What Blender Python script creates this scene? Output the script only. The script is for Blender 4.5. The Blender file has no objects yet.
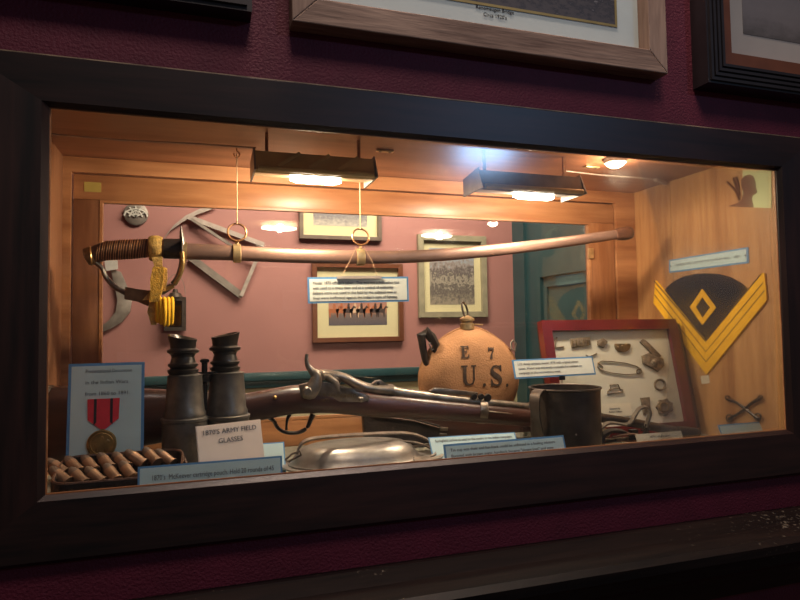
import bpy, bmesh, math, random
from mathutils import Vector, Matrix
random.seed(7)
S = bpy.context.scene
COL = S.collection
PI = math.pi
V = Vector

# ---------------------------------------------------------------- camera
CAM = V((0.17462, -0.8263, 0.19007)); YAW, PITCH, ROLL = 0.31575, 0.0463, -0.01532
FPX = 610.0
fw = V((math.sin(YAW)*math.cos(PITCH), math.cos(YAW)*math.cos(PITCH), math.sin(PITCH)))
r0 = V((math.cos(YAW), -math.sin(YAW), 0)); u0 = r0.cross(fw)
c_, s_ = math.cos(ROLL), math.sin(ROLL)
RT = c_*r0 + s_*u0; UP = -s_*r0 + c_*u0
cd = bpy.data.cameras.new('camera'); cam = bpy.data.objects.new('camera', cd); COL.objects.link(cam)
m = Matrix((RT, UP, -fw)).transposed().to_4x4(); m.translation = CAM; cam.matrix_world = m
cd.sensor_width = 36; cd.lens = 36*FPX/800; cd.clip_start = 0.02
S.camera = cam
def ray(u, v): return fw + RT*((u-400)/FPX) - UP*((v-300)/FPX)
def at(u, v, Y): d = ray(u, v); return CAM + d*((Y-CAM.y)/d.y)
def atx(u, v, X): d = ray(u, v); return CAM + d*((X-CAM.x)/d.x)
def atz(u, v, Z): d = ray(u, v); return CAM + d*((Z-CAM.z)/d.z)

# ---------------------------------------------------------------- world, lights, exposure
w = bpy.data.worlds.new('world'); S.world = w; w.use_nodes = True
w.node_tree.nodes['Background'].inputs[0].default_value = (0.62, 0.52, 0.50, 1)
w.node_tree.nodes['Background'].inputs[1].default_value = 0.06
S.view_settings.view_transform = 'Standard'; S.view_settings.look = 'None'
S.view_settings.gamma = 1; S.view_settings.use_curve_mapping = False
S.view_settings.exposure = 0.15
def area(name, loc, target, sx, sy, power, color, spread=PI):
    l = bpy.data.lights.new(name, 'AREA'); l.shape = 'RECTANGLE'; l.size = sx; l.size_y = sy
    l.energy = power; l.color = color; l.spread = spread
    o = bpy.data.objects.new(name, l); COL.objects.link(o); o.location = loc
    o.rotation_euler = (V(target)-V(loc)).to_track_quat('-Z', 'Y').to_euler(); return o
area('wall_washer_light', (0.62, -0.17, 1.75), (0.62, -0.10, 0.5), 0.9, 0.06, 15.0, (1.0, 0.74, 0.62))
area('cool_screen_light', (1.87, -2.6, 1.30), (0.62, 0, 0.47), 0.30, 0.16, 0.60, (0.36, 0.60, 1.0), math.radians(50))
area('dim_room_light', (0.3, -1.3, 2.3), (0.4, 0, -0.1), 0.6, 0.5, 16.0, (1.0, 0.80, 0.72))
area('far_room_light', (0.75, 1.05, 1.15), (0.65, 1.5, 0.2), 1.1, 0.4, 35.0, (1.0, 0.80, 0.62))

# ---------------------------------------------------------------- materials
def mat(name, col, rough=0.5, metal=0.0, var=0.12, scale=30, bump=0.0, bscale=None, col2=None, coat=0.0, spec=None, axis=None, detail=4):
    m = bpy.data.materials.new(name); m.use_nodes = True; nt = m.node_tree; N = nt.nodes; L = nt.links
    b = N['Principled BSDF']; b.inputs['Roughness'].default_value = rough; b.inputs['Metallic'].default_value = metal
    if coat: b.inputs['Coat Weight'].default_value = coat; b.inputs['Coat Roughness'].default_value = 0.12
    if spec is not None: b.inputs['Specular IOR Level'].default_value = spec
    tc = N.new('ShaderNodeTexCoord'); mp = N.new('ShaderNodeMapping'); L.new(tc.outputs['Object'], mp.inputs[0])
    if axis: mp.inputs['Scale'].default_value = axis
    n = N.new('ShaderNodeTexNoise'); n.inputs['Scale'].default_value = scale; n.inputs['Detail'].default_value = detail
    L.new(mp.outputs[0], n.inputs['Vector'])
    cr = N.new('ShaderNodeValToRGB'); L.new(n.outputs['Fac'], cr.inputs[0])
    c2 = col2 if col2 else tuple(min(1, c*(1+var)) for c in col)
    c1 = col if col2 else tuple(c*(1-var) for c in col)
    cr.color_ramp.elements[0].position = 0.33; cr.color_ramp.elements[1].position = 0.67
    cr.color_ramp.elements[0].color = (*c1, 1); cr.color_ramp.elements[1].color = (*c2, 1)
    L.new(cr.outputs[0], b.inputs['Base Color'])
    if bump:
        n2 = N.new('ShaderNodeTexNoise'); n2.inputs['Scale'].default_value = bscale or scale*3; n2.inputs['Detail'].default_value = 3
        L.new(mp.outputs[0], n2.inputs['Vector'])
        bp = N.new('ShaderNodeBump'); bp.inputs['Strength'].default_value = bump; bp.inputs['Distance'].default_value = 0.004
        L.new(n2.outputs['Fac'], bp.inputs['Height']); L.new(bp.outputs[0], b.inputs['Normal'])
    return m
def wood(name, dark, light, along='X', rough=0.45, scale=9, coat=0.0, bump=0.15, knots=True):
    m = bpy.data.materials.new(name); m.use_nodes = True; nt = m.node_tree; N = nt.nodes; L = nt.links
    b = N['Principled BSDF']; b.inputs['Roughness'].default_value = rough
    if coat: b.inputs['Coat Weight'].default_value = coat; b.inputs['Coat Roughness'].default_value = 0.35
    tc = N.new('ShaderNodeTexCoord'); mp = N.new('ShaderNodeMapping'); L.new(tc.outputs['Object'], mp.inputs[0])
    sc = {'X': (0.09, 1, 1), 'Y': (1, 0.09, 1), 'Z': (1, 1, 0.09)}[along]; mp.inputs['Scale'].default_value = sc
    n1 = N.new('ShaderNodeTexNoise'); n1.inputs['Scale'].default_value = scale; n1.inputs['Detail'].default_value = 5; n1.inputs['Distortion'].default_value = 1.2
    n2 = N.new('ShaderNodeTexNoise'); n2.inputs['Scale'].default_value = scale*9; n2.inputs['Detail'].default_value = 4
    L.new(mp.outputs[0], n1.inputs['Vector']); L.new(mp.outputs[0], n2.inputs['Vector'])
    mx = N.new('ShaderNodeMath'); mx.operation = 'MULTIPLY_ADD'; mx.inputs[1].default_value = 0.35
    L.new(n2.outputs['Fac'], mx.inputs[0]); 
    m2 = N.new('ShaderNodeMath'); m2.operation = 'MULTIPLY'; m2.inputs[1].default_value = 0.8; L.new(n1.outputs['Fac'], m2.inputs[0])
    L.new(m2.outputs[0], mx.inputs[2])
    cr = N.new('ShaderNodeValToRGB'); L.new(mx.outputs[0], cr.inputs[0])
    cr.color_ramp.elements[0].position = 0.42; cr.color_ramp.elements[1].position = 0.72
    cr.color_ramp.elements[0].color = (*dark, 1); cr.color_ramp.elements[1].color = (*light, 1)
    L.new(cr.outputs[0], b.inputs['Base Color'])
    bp = N.new('ShaderNodeBump'); bp.inputs['Strength'].default_value = bump; bp.inputs['Distance'].default_value = 0.002
    L.new(mx.outputs[0], bp.inputs['Height']); L.new(bp.outputs[0], b.inputs['Normal'])
    return m
def glass(name, tint=(1, 1, 1), strength=1.0, grough=0.02):
    m = bpy.data.materials.new(name); m.use_nodes = True; nt = m.node_tree; N = nt.nodes; L = nt.links
    N.remove(N['Principled BSDF'])
    t = N.new('ShaderNodeBsdfTransparent'); t.inputs[0].default_value = (*tint, 1)
    g = N.new('ShaderNodeBsdfGlossy'); g.inputs['Roughness'].default_value = grough
    f = N.new('ShaderNodeFresnel'); f.inputs['IOR'].default_value = 1.5
    k = N.new('ShaderNodeMath'); k.operation = 'MULTIPLY'; k.inputs[1].default_value = strength; L.new(f.outputs[0], k.inputs[0])
    x = N.new('ShaderNodeMixShader'); L.new(k.outputs[0], x.inputs[0]); L.new(t.outputs[0], x.inputs[1]); L.new(g.outputs[0], x.inputs[2])
    L.new(x.outputs[0], N['Material Output'].inputs[0]); return m
def emit(name, col, st):
    m = bpy.data.materials.new(name); m.use_nodes = True; b = m.node_tree.nodes['Principled BSDF']
    b.inputs['Base Color'].default_value = (*col, 1); b.inputs['Emission Color'].default_value = (*col, 1); b.inputs['Emission Strength'].default_value = st
    return m
def scenic(name, stops, nscale=14, contrast=0.5, zlo=0, zhi=1):
    """printed picture: bands of colour from bottom to top broken up by blotches"""
    m = bpy.data.materials.new(name); m.use_nodes = True; nt = m.node_tree; N = nt.nodes; L = nt.links
    b = N['Principled BSDF']; b.inputs['Roughness'].default_value = 0.5
    tc = N.new('ShaderNodeTexCoord'); sp = N.new('ShaderNodeSeparateXYZ'); L.new(tc.outputs['Generated'], sp.inputs[0])
    n = N.new('ShaderNodeTexNoise'); n.inputs['Scale'].default_value = nscale; n.inputs['Detail'].default_value = 6; n.inputs['Roughness'].default_value = 0.7
    mp = N.new('ShaderNodeMapping'); mp.inputs['Scale'].default_value = (1, 0, 1.0); L.new(tc.outputs['Generated'], mp.inputs[0]); L.new(mp.outputs[0], n.inputs['Vector'])
    a = N.new('ShaderNodeMath'); a.operation = 'MULTIPLY_ADD'; a.inputs[1].default_value = contrast; L.new(n.outputs['Fac'], a.inputs[0])
    s = N.new('ShaderNodeMath'); s.operation = 'SUBTRACT'; s.inputs[1].default_value = contrast*0.5; L.new(sp.outputs['Z'], s.inputs[0]); L.new(s.outputs[0], a.inputs[2])
    cr = N.new('ShaderNodeValToRGB'); L.new(a.outputs[0], cr.inputs[0])
    while len(cr.color_ramp.elements) < len(stops): cr.color_ramp.elements.new(0.5)
    for e, (p, c) in zip(cr.color_ramp.elements, stops): e.position = p; e.color = (*c, 1)
    L.new(cr.outputs[0], b.inputs['Base Color']); return m

M = {}
M['maroon'] = mat('maroon_stucco', (0.115, 0.009, 0.026), 0.7, var=0.12, scale=18, bump=0.5, bscale=260)
M['pink'] = mat('pink_plaster', (0.40, 0.185, 0.165), 0.6, var=0.04, scale=6, bump=0.1, bscale=60)
M['teal'] = mat('teal_paint', (0.024, 0.070, 0.078), 0.35, var=0.12, scale=8)
M['cream'] = mat('cream_paint', (0.52, 0.46, 0.27), 0.5, var=0.08, scale=8)
M['darkwood'] = wood('dark_stained_wood_horizontal', (0.003, 0.0015, 0.0015), (0.032, 0.012, 0.009), 'X', 0.45, 12, coat=0.1)
M['darkwood_v'] = wood('dark_stained_wood_vertical', (0.003, 0.0015, 0.0015), (0.032, 0.012, 0.009), 'Z', 0.45, 12, coat=0.1)
M['cedar'] = wood('cedar_board', (0.26, 0.095, 0.034), (0.52, 0.245, 0.105), 'X', 0.42, 10, coat=0.15)
M['cedar_v'] = wood('cedar_board_vertical', (0.26, 0.095, 0.034), (0.52, 0.245, 0.105), 'Z', 0.42, 10, coat=0.15)
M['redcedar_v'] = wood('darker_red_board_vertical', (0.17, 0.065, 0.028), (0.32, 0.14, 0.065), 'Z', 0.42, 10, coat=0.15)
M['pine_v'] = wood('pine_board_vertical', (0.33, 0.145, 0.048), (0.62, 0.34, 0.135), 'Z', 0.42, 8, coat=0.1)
M['ceil'] = wood('reddish_ceiling_board', (0.18, 0.062, 0.028), (0.34, 0.14, 0.068), 'X', 0.4, 8, coat=0.15)
M['shelf'] = mat('greenish_felt_shelf', (0.23, 0.215, 0.165), 0.8, var=0.12, scale=40)
M['glassf'] = glass('front_glass', (0.98, 0.99, 0.985), 0.6, 0.14)
M['glassb'] = glass('back_glass', (0.95, 0.97, 0.96), 0.9)
M['black'] = mat('black_ink', (0.02, 0.02, 0.025), 0.6)
M['ink'] = mat('grey_ink', (0.13, 0.13, 0.14), 0.6)
M['blue'] = mat('blue_card_border', (0.10, 0.26, 0.50), 0.6, var=0.05)
M['paleblue'] = mat('pale_blue_paper', (0.50, 0.66, 0.68), 0.6, var=0.03)
M['paper'] = mat('white_paper', (0.74, 0.76, 0.68), 0.6, var=0.03)
M['pinkcard'] = mat('pinkish_card', (0.72, 0.60, 0.53), 0.6, var=0.04)
M['ivory'] = mat('ivory_paper', (0.68, 0.62, 0.48), 0.7, var=0.03)
M['reflgreen'] = mat('pale_green_reflection', (0.60, 0.66, 0.36), 0.7, var=0.03)
M['reflbrown'] = mat('brown_reflected_silhouette', (0.16, 0.055, 0.022), 0.6, var=0.1)
M['steel'] = mat('aged_steel', (0.25, 0.21, 0.175), 0.36, 0.8, var=0.3, scale=60, bump=0.1, bscale=120)
M['tin'] = mat('tarnished_tin', (0.36, 0.33, 0.30), 0.40, 0.8, var=0.22, scale=35, bump=0.12, bscale=60)
M['darktin'] = mat('dark_tin', (0.085, 0.066, 0.055), 0.45, 0.7, var=0.35, scale=25, bump=0.12, bscale=80)
M['gunmetal'] = mat('worn_black_brass', (0.15, 0.135, 0.12), 0.4, 0.65, var=0.35, scale=40, bump=0.08, bscale=90)
M['blackmetal'] = mat('black_lacquered_metal', (0.040, 0.034, 0.030), 0.3, 0.5, var=0.3)
M['brown_steel'] = mat('browned_scabbard_steel', (0.24, 0.14, 0.105), 0.45, 0.5, var=0.14, scale=22, bump=0.06, bscale=140)
M['brass'] = mat('aged_brass', (0.50, 0.33, 0.13), 0.33, 0.9, var=0.25, scale=60)
M['palebrass'] = mat('pale_brass_band', (0.62, 0.44, 0.23), 0.35, 0.8, var=0.2, scale=80)
M['bronze'] = mat('dull_bronze', (0.20, 0.14, 0.07), 0.45, 0.7, var=0.35, scale=90, bump=0.3, bscale=200)
M['relic'] = mat('corroded_metal', (0.20, 0.15, 0.10), 0.65, 0.35, var=0.4, scale=120, bump=0.5, bscale=260)
M['walnut'] = wood('walnut_gunstock', (0.030, 0.012, 0.009), (0.095, 0.036, 0.026), 'X', 0.3, 14, coat=0.5)
M['leather'] = mat('brown_leather', (0.10, 0.048, 0.030), 0.45, var=0.3, scale=45, bump=0.3, bscale=220)
M['blackleather'] = mat('black_leather', (0.026, 0.018, 0.015), 0.42, var=0.3, scale=45, bump=0.25, bscale=220)
M['grip'] = mat('dark_grip_leather', (0.09, 0.035, 0.018), 0.45, var=0.35, scale=90, bump=0.3, bscale=200)
M['wire'] = mat('copper_wire', (0.45, 0.22, 0.10), 0.35, 0.85, var=0.2)
M['cartridge'] = mat('tarnished_cartridge_brass', (0.30, 0.175, 0.105), 0.42, 0.5, var=0.25, scale=60)
M['lead'] = mat('dull_lead', (0.17, 0.12, 0.09), 0.5, 0.4, var=0.2)
M['gold'] = mat('gold_cloth', (0.66, 0.36, 0.04), 0.6, 0.1, var=0.3, scale=160, bump=0.5, bscale=420)
M['goldstrap'] = mat('gold_braid_strap', (0.50, 0.30, 0.07), 0.6, var=0.3, scale=140, bump=0.4, bscale=400)
M['strap'] = mat('faded_olive_strap', (0.17, 0.11, 0.055), 0.7, var=0.2, scale=120)
M['canvas'] = mat('tan_canvas', (0.40, 0.195, 0.088), 0.85, var=0.16, scale=16, bump=0.35, bscale=320)
M['stencil'] = mat('stencil_ink', (0.055, 0.032, 0.022), 0.85, var=0.5, scale=120)
M['yellow'] = mat('yellow_wool', (0.92, 0.50, 0.012), 0.8, var=0.08, scale=80, bump=0.3, bscale=500)
M['navy'] = mat('navy_wool', (0.007, 0.007, 0.018), 0.95, var=0.2, scale=150, bump=0.3, bscale=500)
M['ribbon'] = mat('red_ribbon', (0.62, 0.035, 0.055), 0.6, var=0.1, scale=100)
M['redframe'] = mat('red_lacquered_frame', (0.13, 0.011, 0.009), 0.3, var=0.12, scale=20, coat=0.5)
M['darkred'] = mat('dark_red_wood', (0.045, 0.016, 0.010), 0.4, var=0.2, scale=20)
M['linen'] = mat('ivory_linen', (0.60, 0.57, 0.46), 0.85, var=0.03, scale=60)
M['string'] = mat('tan_string', (0.45, 0.27, 0.15), 0.7)
M['cable'] = mat('pale_cable', (0.42, 0.30, 0.24), 0.45)
M['lampmetal'] = mat('brass_toned_reflector', (0.46, 0.34, 0.17), 0.3, 0.35, var=0.15, scale=20)
M['lampdark'] = mat('dark_grey_fixture', (0.20, 0.18, 0.16), 0.35, 0.2, var=0.2)
M['bulb'] = emit('lit_bulb', (1.0, 0.90, 0.74), 40)
M['bulbdim'] = emit('lit_tube_end', (1.0, 0.80, 0.55), 7)
M['puck'] = emit('lit_puck_lens', (1.0, 0.92, 0.78), 4)
M['tape'] = mat('yellowed_tape', (0.50, 0.38, 0.10), 0.3)
M['weathered'] = wood('weathered_barn_wood', (0.13, 0.075, 0.05), (0.36, 0.25, 0.18), 'X', 0.7, 22, bump=0.7)
M['weathered_v'] = wood('weathered_barn_wood_vertical', (0.13, 0.075, 0.05), (0.36, 0.25, 0.18), 'Z', 0.7, 22, bump=0.7)
M['matblue'] = mat('pale_blue_grey_mat', (0.50, 0.60, 0.58), 0.8, var=0.02)
M['matgrey'] = mat('grey_mat', (0.36, 0.35, 0.32), 0.8, var=0.02)
M['matcream'] = mat('cream_mat', (0.66, 0.60, 0.36), 0.8, var=0.02)
M['goldedge'] = mat('gold_edge', (0.30, 0.23, 0.08), 0.5, 0.4)
M['blackframe'] = mat('black_picture_frame', (0.018, 0.016, 0.018), 0.35, coat=0.3)
M['brownframe'] = mat('brown_picture_frame', (0.15, 0.05, 0.022), 0.4, coat=0.3)
M['greyframe'] = mat('grey_brown_frame', (0.15, 0.11, 0.085), 0.5)
M['oliveframe'] = mat('olive_grey_frame', (0.31, 0.28, 0.19), 0.5)
M['iron'] = mat('grey_iron', (0.27, 0.235, 0.205), 0.5, 0.4, var=0.25, scale=25)
M['ironlight'] = mat('pale_iron', (0.42, 0.36, 0.32), 0.5, 0.3, var=0.2, scale=25)
M['whitemetal'] = mat('white_painted_metal', (0.62, 0.60, 0.55), 0.5)
M['floorwood'] = wood('brown_floorboards', (0.06, 0.03, 0.018), (0.14, 0.07, 0.04), 'X', 0.5, 6)
M['acrylic'] = glass('clear_acrylic', (0.93, 0.95, 0.95), 1.0)

# ---------------------------------------------------------------- building helpers
def wloc(o):
    p = V((0, 0, 0))
    while o: p = p + o.location; o = o.parent
    return p
class MB:
    def __init__(s): s.b = bmesh.new()
    def box(s, c, d, rot=None, bev=0.0):
        r = bmesh.ops.create_cube(s.b, size=1); vs = r['verts']
        mt = Matrix.Translation(V(c)) @ ((rot.to_4x4()) if rot else Matrix()) @ Matrix.Diagonal((*d, 1))
        bmesh.ops.transform(s.b, matrix=mt, verts=vs)
        if bev:
            es = list({e for v in vs for e in v.link_edges})
            bmesh.ops.bevel(s.b, geom=es, offset=bev, segments=2, affect='EDGES', profile=0.5)
        return s
    def bb(s, a, b, bev=0.0):
        a, b = V(a), V(b); return s.box((a+b)/2, [abs(x) for x in (b-a)], None, bev)
    def tube(s, pts, rad, seg=10, closed=False, sy=1.0, up=None, caps=True):
        pts = [V(p) for p in pts]; n = len(pts)
        if not hasattr(rad, '__len__'): rad = [rad]*n
        prev = None; rings = []
        for i, p in enumerate(pts):
            if closed: t = pts[(i+1) % n]-pts[i-1]
            else: t = pts[min(i+1, n-1)]-pts[max(i-1, 0)]
            t.normalize()
            if up is not None: a = (V(up)-t*t.dot(V(up))).normalized()
            elif prev is None:
                a = t.orthogonal().normalized()
            else: a = (prev-t*t.dot(prev)).normalized()
            prev = a; bb = t.cross(a)
            rings.append([s.b.verts.new(p+(a*math.cos(2*PI*k/seg)+bb*math.sin(2*PI*k/seg)*sy)*rad[i]) for k in range(seg)])
        rng = range(n if closed else n-1)
        for i in rng:
            A, B = rings[i], rings[(i+1) % n]
            for k in range(seg): s.b.faces.new((A[k], A[(k+1) % seg], B[(k+1) % seg], B[k]))
        if not closed and caps: s.b.faces.new(rings[0][::-1]); s.b.faces.new(rings[-1])
        return s
    def bar(s, a, b, w, t, up=(0, 1, 0)):
        """rectangular bar from a to b, w wide across, t thick along up"""
        a, b = V(a), V(b); d = (b-a); L = d.length; d.normalize(); n = V(up)-d*d.dot(V(up)); n.normalize(); q = n.cross(d)
        return s.box((a+b)/2, (L, w, t), Matrix((d, -q, n)).transposed() if Matrix((d, -q, n)).determinant() > 0 else Matrix((d, q, n)).transposed())
    def strip(s, pts, w, t, normal):
        """band following pts; normal = list/one vector across its width"""
        pts = [V(p) for p in pts]; n = len(pts); wd = V(normal).normalized(); rings = []
        for i, p in enumerate(pts):
            d = (pts[min(i+1, n-1)]-pts[max(i-1, 0)]).normalized(); q = d.cross(wd).normalized()
            ww = (w[i] if hasattr(w, '__len__') else w)/2
            rings.append([s.b.verts.new(p+wd*a*ww+q*b_*t/2) for a, b_ in ((1, 1), (-1, 1), (-1, -1), (1, -1))])
        for A, B in zip(rings, rings[1:]):
            for k in range(4): s.b.faces.new((A[k], A[(k+1) % 4], B[(k+1) % 4], B[k]))
        s.b.faces.new(rings[0][::-1]); s.b.faces.new(rings[-1]); return s
    def lathe(s, c, prof, seg=32, sx=1.0, sy=1.0, axis=None, cap=True):
        """prof = [(radius, height)] about z (or about axis)"""
        q = V((0, 0, 1)).rotation_difference(V(axis).normalized()).to_matrix() if axis else Matrix.Identity(3)
        rings = []
        for r, h in prof:
            r = max(r, 1e-5)
            rings.append([s.b.verts.new(V(c)+q @ V((r*sx*math.cos(2*PI*k/seg), r*sy*math.sin(2*PI*k/seg), h))) for k in range(seg)])
        for A, B in zip(rings, rings[1:]):
            for k in range(seg): s.b.faces.new((A[k], A[(k+1) % seg], B[(k+1) % seg], B[k]))
        if cap: s.b.faces.new(rings[0][::-1]); s.b.faces.new(rings[-1])
        return s
    def prism(s, pts, ext, bev=0.0):
        """closed outline pts (3D, planar) extruded by vector ext"""
        e = V(ext); A = [s.b.verts.new(V(p)) for p in pts]; B = [s.b.verts.new(V(p)+e) for p in pts]
        f1 = s.b.faces.new(A); f2 = s.b.faces.new(B[::-1]); n = len(A)
        for k in range(n): s.b.faces.new((A[k], B[k], B[(k+1) % n], A[(k+1) % n]))
        if bev:
            es = list(set(f1.edges) | set(f2.edges))
            bmesh.ops.bevel(s.b, geom=es, offset=bev, segments=2, affect='EDGES', profile=0.5)
        return s
    def ball(s, c, r, sc=(1, 1, 1), rot=None):
        x = bmesh.ops.create_uvsphere(s.b, u_segments=16, v_segments=10, radius=r)
        bmesh.ops.transform(s.b, matrix=Matrix.Translation(V(c)) @ (rot.to_4x4() if rot else Matrix()) @ Matrix.Diagonal((*sc, 1)), verts=x['verts']); return s
    def build(s, name, m, parent=None, smooth=True, label=None, cat=None, group=None, kind=None, ang=35):
        bmesh.ops.recalc_face_normals(s.b, faces=s.b.faces)
        me = bpy.data.meshes.new(name)
        if parent: off = wloc(parent)
        else:
            vs = [v.co for v in s.b.verts]
            off = V(((min(v.x for v in vs)+max(v.x for v in vs))/2, (min(v.y for v in vs)+max(v.y for v in vs))/2, min(v.z for v in vs)))
            if kind == 'structure': off = V((0, 0, 0))
        bmesh.ops.translate(s.b, verts=s.b.verts, vec=-off)
        if smooth:
            for f in s.b.faces: f.smooth = True
            for e in s.b.edges:
                if len(e.link_faces) == 2 and e.calc_face_angle(0) > math.radians(ang): e.smooth = False
        s.b.to_mesh(me); s.b.free()
        o = bpy.data.objects.new(name, me); COL.objects.link(o); me.materials.append(M[m])
        if parent: o.parent = parent
        else: o.location = off
        tag(o, label, cat, group, kind); return o
def tag(o, label=None, cat=None, group=None, kind=None):
    if label: o['label'] = label
    if cat: o['category'] = cat
    if group: o['group'] = group
    if kind: o['kind'] = kind
def thing(name, loc, label, cat, group=None):
    o = bpy.data.objects.new(name, None); COL.objects.link(o); o.location = V(loc); o.empty_display_size = 0.02
    tag(o, label, cat, group); return o
def text(lines, org, u, v, size, m, parent, name='lettering', align='LEFT', lead=1.3, bold=0.0, width=None, font_depth=0.0002, sx=1.0):
    u, v = V(u).normalized(), V(v).normalized(); n = u.cross(v); b = bmesh.new(); dg = None
    for i, t in enumerate(lines):
        if not t: continue
        c = bpy.data.curves.new('t', 'FONT'); c.body = t; c.size = size; c.align_x = align; c.offset = bold; c.extrude = font_depth; c.resolution_u = 2
        o = bpy.data.objects.new('t', c); COL.objects.link(o); bpy.context.view_layer.update()
        me = bpy.data.meshes.new_from_object(o); k = len(b.verts); b.from_mesh(me); b.verts.ensure_lookup_table()
        xs = [q.co.x for q in b.verts[k:]]; s = sx
        if width and xs and (max(xs)-min(xs)) > width: s = width/(max(xs)-min(xs))
        for q in b.verts[k:]:
            p = q.co.copy(); q.co = V(org)+u*p.x*s+v*(p.y-i*lead*size)+n*(p.z+font_depth)
        bpy.data.objects.remove(o); bpy.data.curves.remove(c); bpy.data.meshes.remove(me)
    me = bpy.data.meshes.new(name); off = wloc(parent)
    bmesh.ops.translate(b, verts=b.verts, vec=-off); b.to_mesh(me); b.free()
    o = bpy.data.objects.new(name, me); COL.objects.link(o); me.materials.append(M[m]); o.parent = parent; return o
def quadbox(mb, o, u, v, a0, a1, b0, b1, d0, d1):
    n = u.cross(v)
    mb.prism([o+u*a+v*b_+n*d0 for a, b_ in ((a0, b0), (a1, b0), (a1, b1), (a0, b1))], n*(d1-d0)); return mb
def card(name, bl, br, h, lean, lines, label, cat='label card', border='blue', face='paleblue', bw=0.0035, size=0.006, margin=0.01, top=None, align='LEFT', lead=1.35, group=None, ink='ink', bold=0.0, first=None):
    """printed card: lower corners bl, br (world), height h, leaning back by lean degrees"""
    bl, br = V(bl), V(br); u = (br-bl); W = u.length; u.normalize()
    back = V((0, 0, 1)).cross(u).normalized()
    v = (V((0, 0, 1))*math.cos(math.radians(lean))+back*math.sin(math.radians(lean))); v = (v-u*u.dot(v)).normalized()
    base = (bl+br)/2; t = thing(name, base, label, cat, group)
    o = bl
    quadbox(MB(), o, u, v, 0, W, 0, h, -0.0012, 0).build('border' if bw else 'backing', border, t, smooth=False)
    quadbox(MB(), o, u, v, bw, W-bw, bw, h-bw, 0.0, 0.0005).build('paper', face, t, smooth=False)
    n = u.cross(v)
    if lines:
        tp = top if top is not None else h-bw-size*1.3
        x0 = margin if align == 'LEFT' else W/2
        text(lines, o+u*x0+v*tp+n*0.0006, u, v, size, ink, t, align=align, lead=lead, width=W-2*margin*0.9 if align == 'LEFT' else W*0.9, bold=bold)
    return t, o, u, v, n, W

# ---------------------------------------------------------------- setting
FW, FH = 1.16, 0.465            # the window opening of the case
XL, XR, ZF, ZC, D = -0.062, 1.177, -0.040, 0.510, 0.40
b = MB()
b.bb((-1.6, 0.0, -1.3), (XL-0.012, 0.40, 1.5)).bb((XR+0.012, 0.0, -1.3), (2.6, 0.40, 1.5))
b.bb((XL-0.012, 0.0, -1.3), (XR+0.012, 0.40, ZF-0.02)).bb((XL-0.012, 0.0, ZC+0.015), (XR+0.012, 0.40, 1.5))
b.build('wall_front', 'maroon', kind='structure', smooth=False)
MB().bb((-1.6, 1.6, -1.3), (1.62, 1.68, 1.3)).build('wall_back', 'pink', kind='structure', smooth=False)
MB().bb((1.54, 0.40, -1.3), (1.62, 1.6, 1.3)).build('wall_right', 'pink', kind='structure', smooth=False)
MB().bb((-1.68, 0.40, -1.3), (-1.6, 1.68, 1.3)).build('wall_left', 'pink', kind='structure', smooth=False)
MB().bb((-1.68, 0.40, 1.2), (1.62, 1.68, 1.3)).build('ceiling', 'cream', kind='structure', smooth=False)
MB().bb((-1.68, -3.2, -1.36), (2.6, 1.68, -1.3)).build('floor', 'floorwood', kind='structure', smooth=False)
MB().bb((-1.6, 1.572, -0.030), (1.53, 1.6, 0.0), 0.004).bb((-1.6, 1.56, -0.004), (1.53, 1.6, 0.028), 0.005).build('trim_1', 'teal', kind='structure')
b = MB().bb((-1.6, 1.588, -1.3), (1.53, 1.6, -0.030))
for k in range(12): b.bb((-1.5+k*0.25, 1.582, -1.2), (-1.28+k*0.25, 1.59, -0.09), 0.003)
b.build('trim_2', 'cream', kind='structure', smooth=False)

# teal door in the right hand wall of the far room
dr = bpy.data.objects.new('door_1', None); COL.objects.link(dr); dr.location = (1.54, 1.05, -1.3); dr['kind'] = 'structure'
MB().bb((1.512, 0.62, -1.3), (1.54, 1.52, 0.72)).build('door_leaf', 'teal', dr, smooth=False)
b = MB().bb((1.50, 1.50, -1.3), (1.54, 1.60, 0.80)).bb((1.50, 0.5, 0.70), (1.54, 1.60, 0.80)).bb((1.50, 0.5, -1.3), (1.54, 0.62, 0.8))
b.build('door_casing', 'teal', dr, smooth=False)
def ring_frame(mb, o, u, v, a0, a1, b0, b1, wd, d0, d1):
    n = V(u).cross(V(v)); O = [(a0, b0), (a1, b0), (a1, b1), (a0, b1)]; I = [(a0+wd, b0+wd), (a1-wd, b0+wd), (a1-wd, b1-wd), (a0+wd, b1-wd)]
    for k in range(4):
        q = [O[k], O[(k+1) % 4], I[(k+1) % 4], I[k]]
        mb.prism([V(o)+V(u)*a+V(v)*c+n*d0 for a, c in q], n*(d1-d0))
    return mb
b = MB()
for (z0, z1) in ((-0.22, 0.42), (-1.15, -0.32)):
    ring_frame(b, (1.512, 0, 0), V((0, -1, 0)), V((0, 0, 1)), -1.40, -0.75, z0, z1, 0.03, 0.0, 0.014)
    ring_frame(b, (1.512, 0, 0), V((0, -1, 0)), V((0, 0, 1)), -1.34, -0.81, z0+0.06, z1-0.06, 0.012, 0.0, 0.01)
b.build('door_panel', 'teal', dr, smooth=False)

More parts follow.
